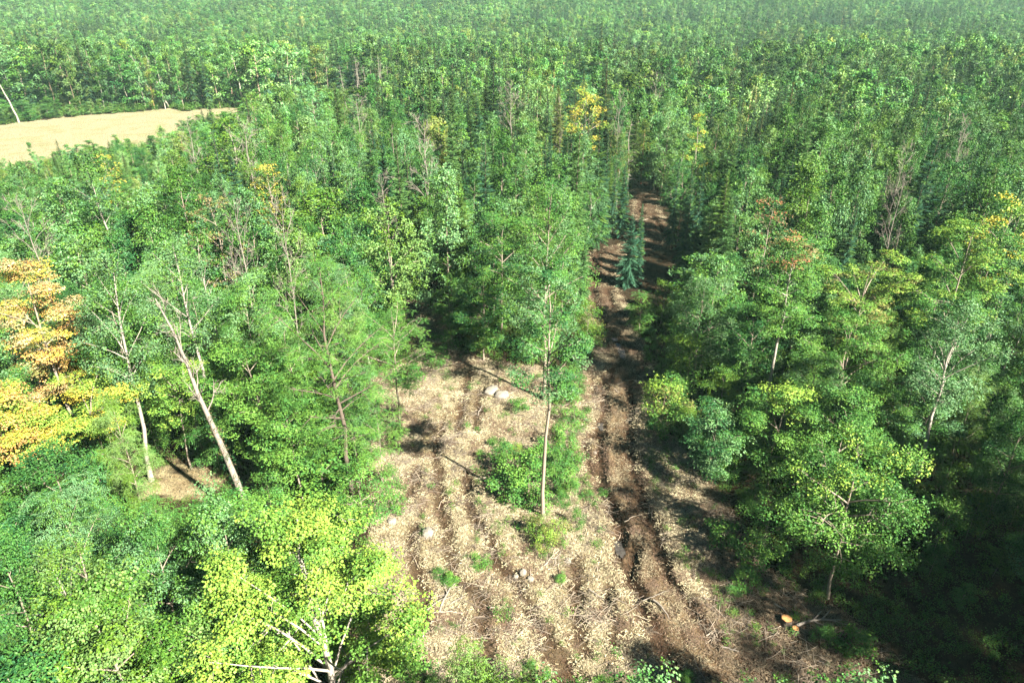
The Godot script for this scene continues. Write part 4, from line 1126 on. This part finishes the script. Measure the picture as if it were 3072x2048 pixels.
func forest() -> void:
	var r := rg(77)
	var kinds := ["maple", "ash", "beech", "birch"]
	var far := {}
	var colour_word := ["green", "dull green", "yellowish green", "bluish green"]
	var step := 3.15
	var zi := 18.0
	while zi > -880.0:
		var d := -zi
		if d > 120.0:
			step = 3.2
		if d > 220.0:
			step = 3.5
		var half := maxf(42.0, d * 0.80 + 14.0)
		var x := -half
		if zi > -8.0:
			x = -30.0
			half = 46.0
		while x < half:
			var p := Vector2(x + r.randf_range(-0.46, 0.46) * step, zi + r.randf_range(-0.46, 0.46) * step)
			x += step
			var pick := r.randf()
			var pick2 := r.randf()
			var hh := r.randf()
			var tone := r.randf()
			var sz := r.randf()
			var turn := r.randf() * TAU
			d = -p.y
			# what grows here
			var con := 0.03
			if d > 65.0:
				con = 0.22 + 0.55 * smooth(-0.1, 0.3, patch.get_noise_2d(p.x * 0.18, p.y * 0.18)) * smooth(-45.0, -20.0, p.x)
			if d > 230.0:
				con = 0.22 + 0.45 * smooth(-0.1, 0.3, patch.get_noise_2d(p.x * 0.05, p.y * 0.05))
			var kind: String = "spruce" if pick < con else kinds[0 if pick2 < 0.36 else (1 if pick2 < 0.58 else (2 if pick2 < 0.86 else 3))]
			var h := lerpf(10.0, 13.6, hh)
			if d > 60.0:
				h = lerpf(8.5, 15.6, hh)
			if p.x > 9.0 and d < 62.0:
				h = lerpf(7.5, 12.0, hh)
			if d > 205.0:
				h = lerpf(12.5, 17.5, hh)
			var rad := 0.0
			var stand := 205.0 if p.x < -72.0 else 234.0
			if d > 70.0 and d < 135.0 and p.x < -0.34 * d - 8.0:      # regrowth before the field
				h *= 0.72 if p.x > -0.5 * d or d < 92.0 else 0.38
			elif d >= 135.0 and d < stand and p.x < -0.17 * d - 6.0:      # low growth beside the field
				h *= 0.26
				rad = lerpf(1.1, 1.9, sz)
			if p.x > 17.0 and d < 23.0:
				h = lerpf(14.0, 18.0, hh)
			if d < 25.0 and p.x < 0.0:
				h = lerpf(11.0, 13.2, hh)
			if kind == "spruce" and d > 60.0:
				h *= lerpf(0.9, 1.25, sz)
			if rad == 0.0:
				rad = lerpf(1.7, 3.0, sz) * (0.62 if kind == "spruce" else 1.0) * (h / 12.0 if h < 12.0 else 1.0)
			var grove := patch.get_noise_2d(p.x * 0.13 - 200.0, p.y * 0.13)
			if d > 60.0:
				rad *= 1.0 + 0.55 * grove + (0.35 if sz > 0.9 else 0.0)
				h *= 1.0 + 0.2 * grove
			if d > 220.0:
				rad *= 1.2
			if in_poly(p, CLEARING) or in_poly(p, BARE_PATCH) or in_poly(p, FIELD) or track_gap(p) < (2.6 if d < 64.0 else 2.0) or in_gap(p):
				continue
			if taken(p, rad * (0.36 if d < 33.0 and p.x < -4.0 else 0.5)):
				continue
			if p.x > 8.0 and d < 31.0:      # nothing tall in the shaded corner
				var depth := d * 0.891 + (30.0 - h) * 0.454
				if p.x - rad < 0.77 * depth and (30.0 - h) * 0.891 - d * 0.454 < 0.56 * depth:
					continue
			var y := land(p.x, p.y)
			var lod := 0 if d < 50.0 and d > 6.0 else (1 if d < 130.0 else 2)
			if kind == "spruce" and lod == 0:
				lod = 1
			var key := "%s_%d_%d" % [kind, lod, r.randi() % (2 if lod == 2 and kind != "spruce" else 3)]
			var pr: Dictionary = PROTO[key]
			var cb: float = pr.cb * h / pr.h
			if d < 215.0:
				if blocks(Vector3(p.x, y, p.y), h, cb, rad, DRONE, false, OPEN_GROUND) or blocks(Vector3(p.x, y, p.y), h, cb, rad, DRONE, false, shown) or blocks(Vector3(p.x, y, p.y), h, cb, rad, SUN_FROM, true, SUNLIT_GROUND):
					continue
			var seen := absf(p.x) < 0.77 * (d + 8.0) + rad and d > 9.0
			if d < 104.0 and seen:
				var ti := 0 if tone < 0.5 else (1 if tone < 0.7 else (2 if tone < 0.88 else 3))
				var o := plant(kind + "_tree", "tree", pr, p.x, p.y, h, rad, turn, TINTS[ti], "", kind + " trees of the forest")
				labelled.append([o, ("tall " if h > 12.5 else ("low " if h < 10.0 else "")) + colour_word[ti] + " " + kind, p])
			else:
				trees.append([p.x, p.y, rad * 0.62])
				if not far.has(key):
					far[key] = [[], []]
				far[key][0].append(Transform3D(Basis(Vector3.UP, turn) * Basis.from_scale(Vector3(rad / pr.r, h / pr.h, rad / pr.r)), Vector3(p.x, y, p.y)))
				var f := lerpf(0.68, 1.3, tone) * (0.72 if kind == "spruce" else 1.0) * (1.25 if d > 135.0 and d < stand and p.x < -0.17 * d - 6.0 else 1.0) * (1.0 + 0.6 * patch.get_noise_2d(p.x * 0.11 + 70.0, p.y * 0.07))
				var warm := r.randf_range(-0.12, 0.25) if r.randf() < 0.9 else r.randf_range(0.3, 0.7)
				far[key][1].append(Color(f * (1.0 + warm), f, f * (1.0 - 0.3 * warm)))
		zi -= step
	# the trees under the drone, whose shade reaches the clearing's lower end
	for e in [[9.5, -12.0, 13.2], [6.4, -11.4, 13.4], [3.4, -11.8, 13.6], [0.6, -11.2, 13.2]]:
		var pr: Dictionary = PROTO["maple_0_1"]
		far["maple_0_1"] = far.get("maple_0_1", [[], []])
		far["maple_0_1"][0].append(Transform3D(Basis.from_scale(Vector3(0.95, e[2] / pr.h, 0.95)), Vector3(e[0], 0.0, e[1])))
		far["maple_0_1"][1].append(Color(1, 1, 1))
	# young growth that fills the gaps near the clearing
	zi = -14.0
	while zi > -64.0:
		var d := -zi
		var x := -(d * 0.78 + 6.0)
		while x < d * 0.78 + 6.0:
			var p := Vector2(x + r.randf_range(-1.2, 1.2), zi + r.randf_range(-1.2, 1.2))
			x += 2.9
			var h := r.randf_range(2.0, 5.5)
			var q := r.randi() % 3
			var ti := r.randi() % 4
			var rad := h * r.randf_range(0.24, 0.34)
			if in_poly(p, CLEARING) or in_poly(p, BARE_PATCH) or track_gap(p) < 2.2:
				continue
			if blocks(Vector3(p.x, 0, p.y), h, 0.4, rad, DRONE, false, OPEN_GROUND):
				continue
			var o := plant("sapling", "sapling", PROTO["sapling_0_%d" % q], p.x, p.y, h, rad, r.randf() * TAU, TINTS[ti], "", "saplings under the trees")
			labelled.append([o, ("taller " if h > 4.0 else "small ") + colour_word[ti] + ["", " fine-leaved", " feathery"][q] + " sapling", p])
		zi -= 2.9
	# the rest of the forest
	var f := Node3D.new()
	f.name = "forest"
	f.set_meta("kind", "stuff")
	f.set_meta("label", "continuous mixed forest running back to the hillside")
	add_child(f)
	for key in far:
		var pr: Dictionary = PROTO[key]
		var mesh := ArrayMesh.new()
		pr.wood.mesh(mesh, M[pr.bark])
		pr.leaves.mesh(mesh, TINTS[0])
		var mm := MultiMesh.new()
		mm.transform_format = MultiMesh.TRANSFORM_3D
		mm.use_colors = true
		mm.mesh = mesh
		var l: Array = far[key][0]
		mm.instance_count = l.size()
		for k in l.size():
			mm.set_instance_transform(k, l[k])
			mm.set_instance_color(k, far[key][1][k])
		var mi := MultiMeshInstance3D.new()
		mi.name = key.split("_")[0] + "_trees"
		mi.multimesh = mm
		mi.set_meta("kind", "stuff")
		f.add_child(mi, true)

func scatter(called: String, label: String, mesh: Mesh, mat: Material, where_: Array) -> void:
	var mm := MultiMesh.new()
	mm.transform_format = MultiMesh.TRANSFORM_3D
	mm.use_colors = true
	mm.mesh = mesh
	mm.instance_count = where_.size()
	for k in where_.size():
		mm.set_instance_transform(k, where_[k][0])
		mm.set_instance_color(k, where_[k][1])
	var mi := MultiMeshInstance3D.new()
	mi.name = called
	mi.multimesh = mm
	mi.material_override = mat
	mi.set_meta("kind", "stuff")
	mi.set_meta("label", label)
	add_child(mi, true)

func undergrowth() -> void:
	var r := rg(909)
	# straw, chips and dead leaves
	var b := Bunch.new()
	for k in 26:
		var a := r.randf() * TAU
		var p := Vector3(r.randf_range(-0.32, 0.32), r.randf_range(0.0, 0.06), r.randf_range(-0.32, 0.32))
		var d := Vector3(cos(a), r.randf_range(-0.15, 0.35), sin(a)) * r.randf_range(0.04, 0.15)
		var s := Vector3(-sin(a), r.randf_range(-0.5, 0.5), cos(a)) * r.randf_range(0.005, 0.014)
		var f := r.randf_range(0.4, 1.25)
		b.quad(p - s, p + s, p + d + s * 0.7, p + d - s * 0.7, Color(f, f * 0.97, f * 0.93))
	var l: Array = []
	for k in 40000:
		var p := Vector2(r.randf_range(-13.0, 20.0), r.randf_range(-70.0, -19.0)) if k < 33000 else Vector2(r.randf_range(7.0, 24.0), r.randf_range(-116.0, -54.0))
		var g := r.randf()
		var s := r.randf_range(0.7, 1.35)
		var t := r.randf() * TAU
		if (not in_poly(p, CLEARING) and (p.y > -54.0 or track_gap(p) > 2.4)) or rut_at(p.x, p.y) < (0.3 if p.x > 4.5 else r.randf_range(0.2, 0.75)) or (track_gap(p) < 1.6 and g < 0.55):
			continue
		var col := Color(0.54, 0.495, 0.33).lerp(Color(0.11, 0.075, 0.05), pow(g, 1.35))
		if patch.get_noise_2d(p.x * 3.0 + 11.0, p.y * 3.0) + patch.get_noise_2d(p.x * 0.9, p.y * 0.9) > 0.25 and g > 0.25:
			col = Color(0.15, 0.10, 0.07)
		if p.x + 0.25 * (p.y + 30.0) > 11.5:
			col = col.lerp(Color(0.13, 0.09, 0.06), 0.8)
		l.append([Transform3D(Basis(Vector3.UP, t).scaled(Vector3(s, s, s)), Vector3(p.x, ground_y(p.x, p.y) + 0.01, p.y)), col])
	scatter("straw_litter", "pale straw, chips and dead leaves over the clearing", b.mesh(), M.litter, l)
	var tw := Bunch.new()
	for k in 6:
		var a := r.randf() * TAU
		var p := Vector3(r.randf_range(-0.4, 0.4), 0.02, r.randf_range(-0.4, 0.4))
		var d := Vector3(cos(a), r.randf_range(0.0, 0.22), sin(a)) * r.randf_range(0.25, 0.55)
		tube(tw, [p - d, p + Vector3(r.randfn(0, 0.05), 0.05, r.randfn(0, 0.05)), p + d], [0.016, 0.013, 0.006], 3, Color(1, 1, 1) * r.randf_range(0.6, 1.1), k)
	l = []
	for k in 5200:
		var p := Vector2(r.randf_range(-13.0, 19.0), r.randf_range(-70.0, -19.0))
		var s := r.randf_range(0.5, 1.5)
		var t := r.randf() * TAU
		var g := r.randf()
		if not in_poly(p, CLEARING) or track_gap(p) < 1.3 or patch.get_noise_2d(p.x * 1.9 - 50.0, p.y * 1.9) < r.randf_range(-0.25, 0.4):
			continue
		l.append([Transform3D(Basis(Vector3.UP, t).scaled(Vector3(s, s, s)), Vector3(p.x, ground_y(p.x, p.y) + 0.02, p.y)), Color(0.34, 0.29, 0.23).lerp(Color(0.10, 0.075, 0.06), g)])
	scatter("brushwood", "thin twigs and brush strewn over the clearing", tw.mesh(), M.litter, l)
	# seedlings and ferns
	var w := Bunch.new()
	for k in 5:
		var a := k * 1.3
		put(w, S["fine%d" % (k % 3)], Transform3D(Basis(Vector3.UP, a).scaled(Vector3(0.85, 0.85, 0.85)), Vector3(cos(a) * 0.14, 0.12 + 0.07 * k, sin(a) * 0.14)), "fresh" if k % 2 else "green", k)
	l = []
	for k in 32000:
		var p := Vector2(r.randf_range(-54.0, 54.0), r.randf_range(-66.0, -12.0))
		var s := r.randf_range(0.5, 1.5)
		var t := r.randf() * TAU
		var g := r.randf()
		if absf(p.x) > 0.78 * (-p.y + 16.0):
			continue
		var n := patch.get_noise_2d(p.x * 1.6 + 30.0, p.y * 1.6)
		if in_poly(p, CLEARING):
			var many := 0.03
			if p.x > 3.2 and p.x < 6.2 and p.y < -35.0:
				many = 0.75
			elif p.x > -2.5 and p.x < 5.5 and p.y < -30.5 and p.y > -43.0:
				many = 0.35 if n > -0.05 else 0.05
			elif p.x > 9.6 and p.y > -39.0:
				many = 0.4 if n > 0.0 else 0.1
			elif p.x > 9.6:
				many = 0.6
			elif n > 0.28:
				many = 0.3
			if g > many or rut_at(p.x, p.y) < 0.45 or track_gap(p) < 1.9:
				continue
			s *= 0.75
		elif track_gap(p) < 2.0 or g > 0.55 + 0.5 * n or in_poly(p, BARE_PATCH):
			continue
		var f := r.randf_range(0.65, 1.1)
		l.append([Transform3D(Basis(Vector3.UP, t).scaled(Vector3(s, s, s)), Vector3(p.x, ground_y(p.x, p.y), p.y)), Color(f * r.randf_range(0.85, 1.35), f, f * 0.9)])
	for k in 5000:
		var p := Vector2(r.randf_range(-160.0, -62.0), r.randf_range(-216.0, -92.0))
		var s := r.randf_range(1.6, 4.2)
		var t := r.randf() * TAU
		if p.x > p.y * 0.3 - 8.0 or in_poly(p, FIELD):
			continue
		var f := r.randf_range(0.7, 1.15)
		l.append([Transform3D(Basis(Vector3.UP, t).scaled(Vector3(s, s, s)), Vector3(p.x, land(p.x, p.y), p.y)), Color(f * r.randf_range(0.9, 1.3), f, f * 0.9)])
	scatter("seedlings", "green seedlings and ferns on the forest floor", w.mesh(), TINTS[0], l)
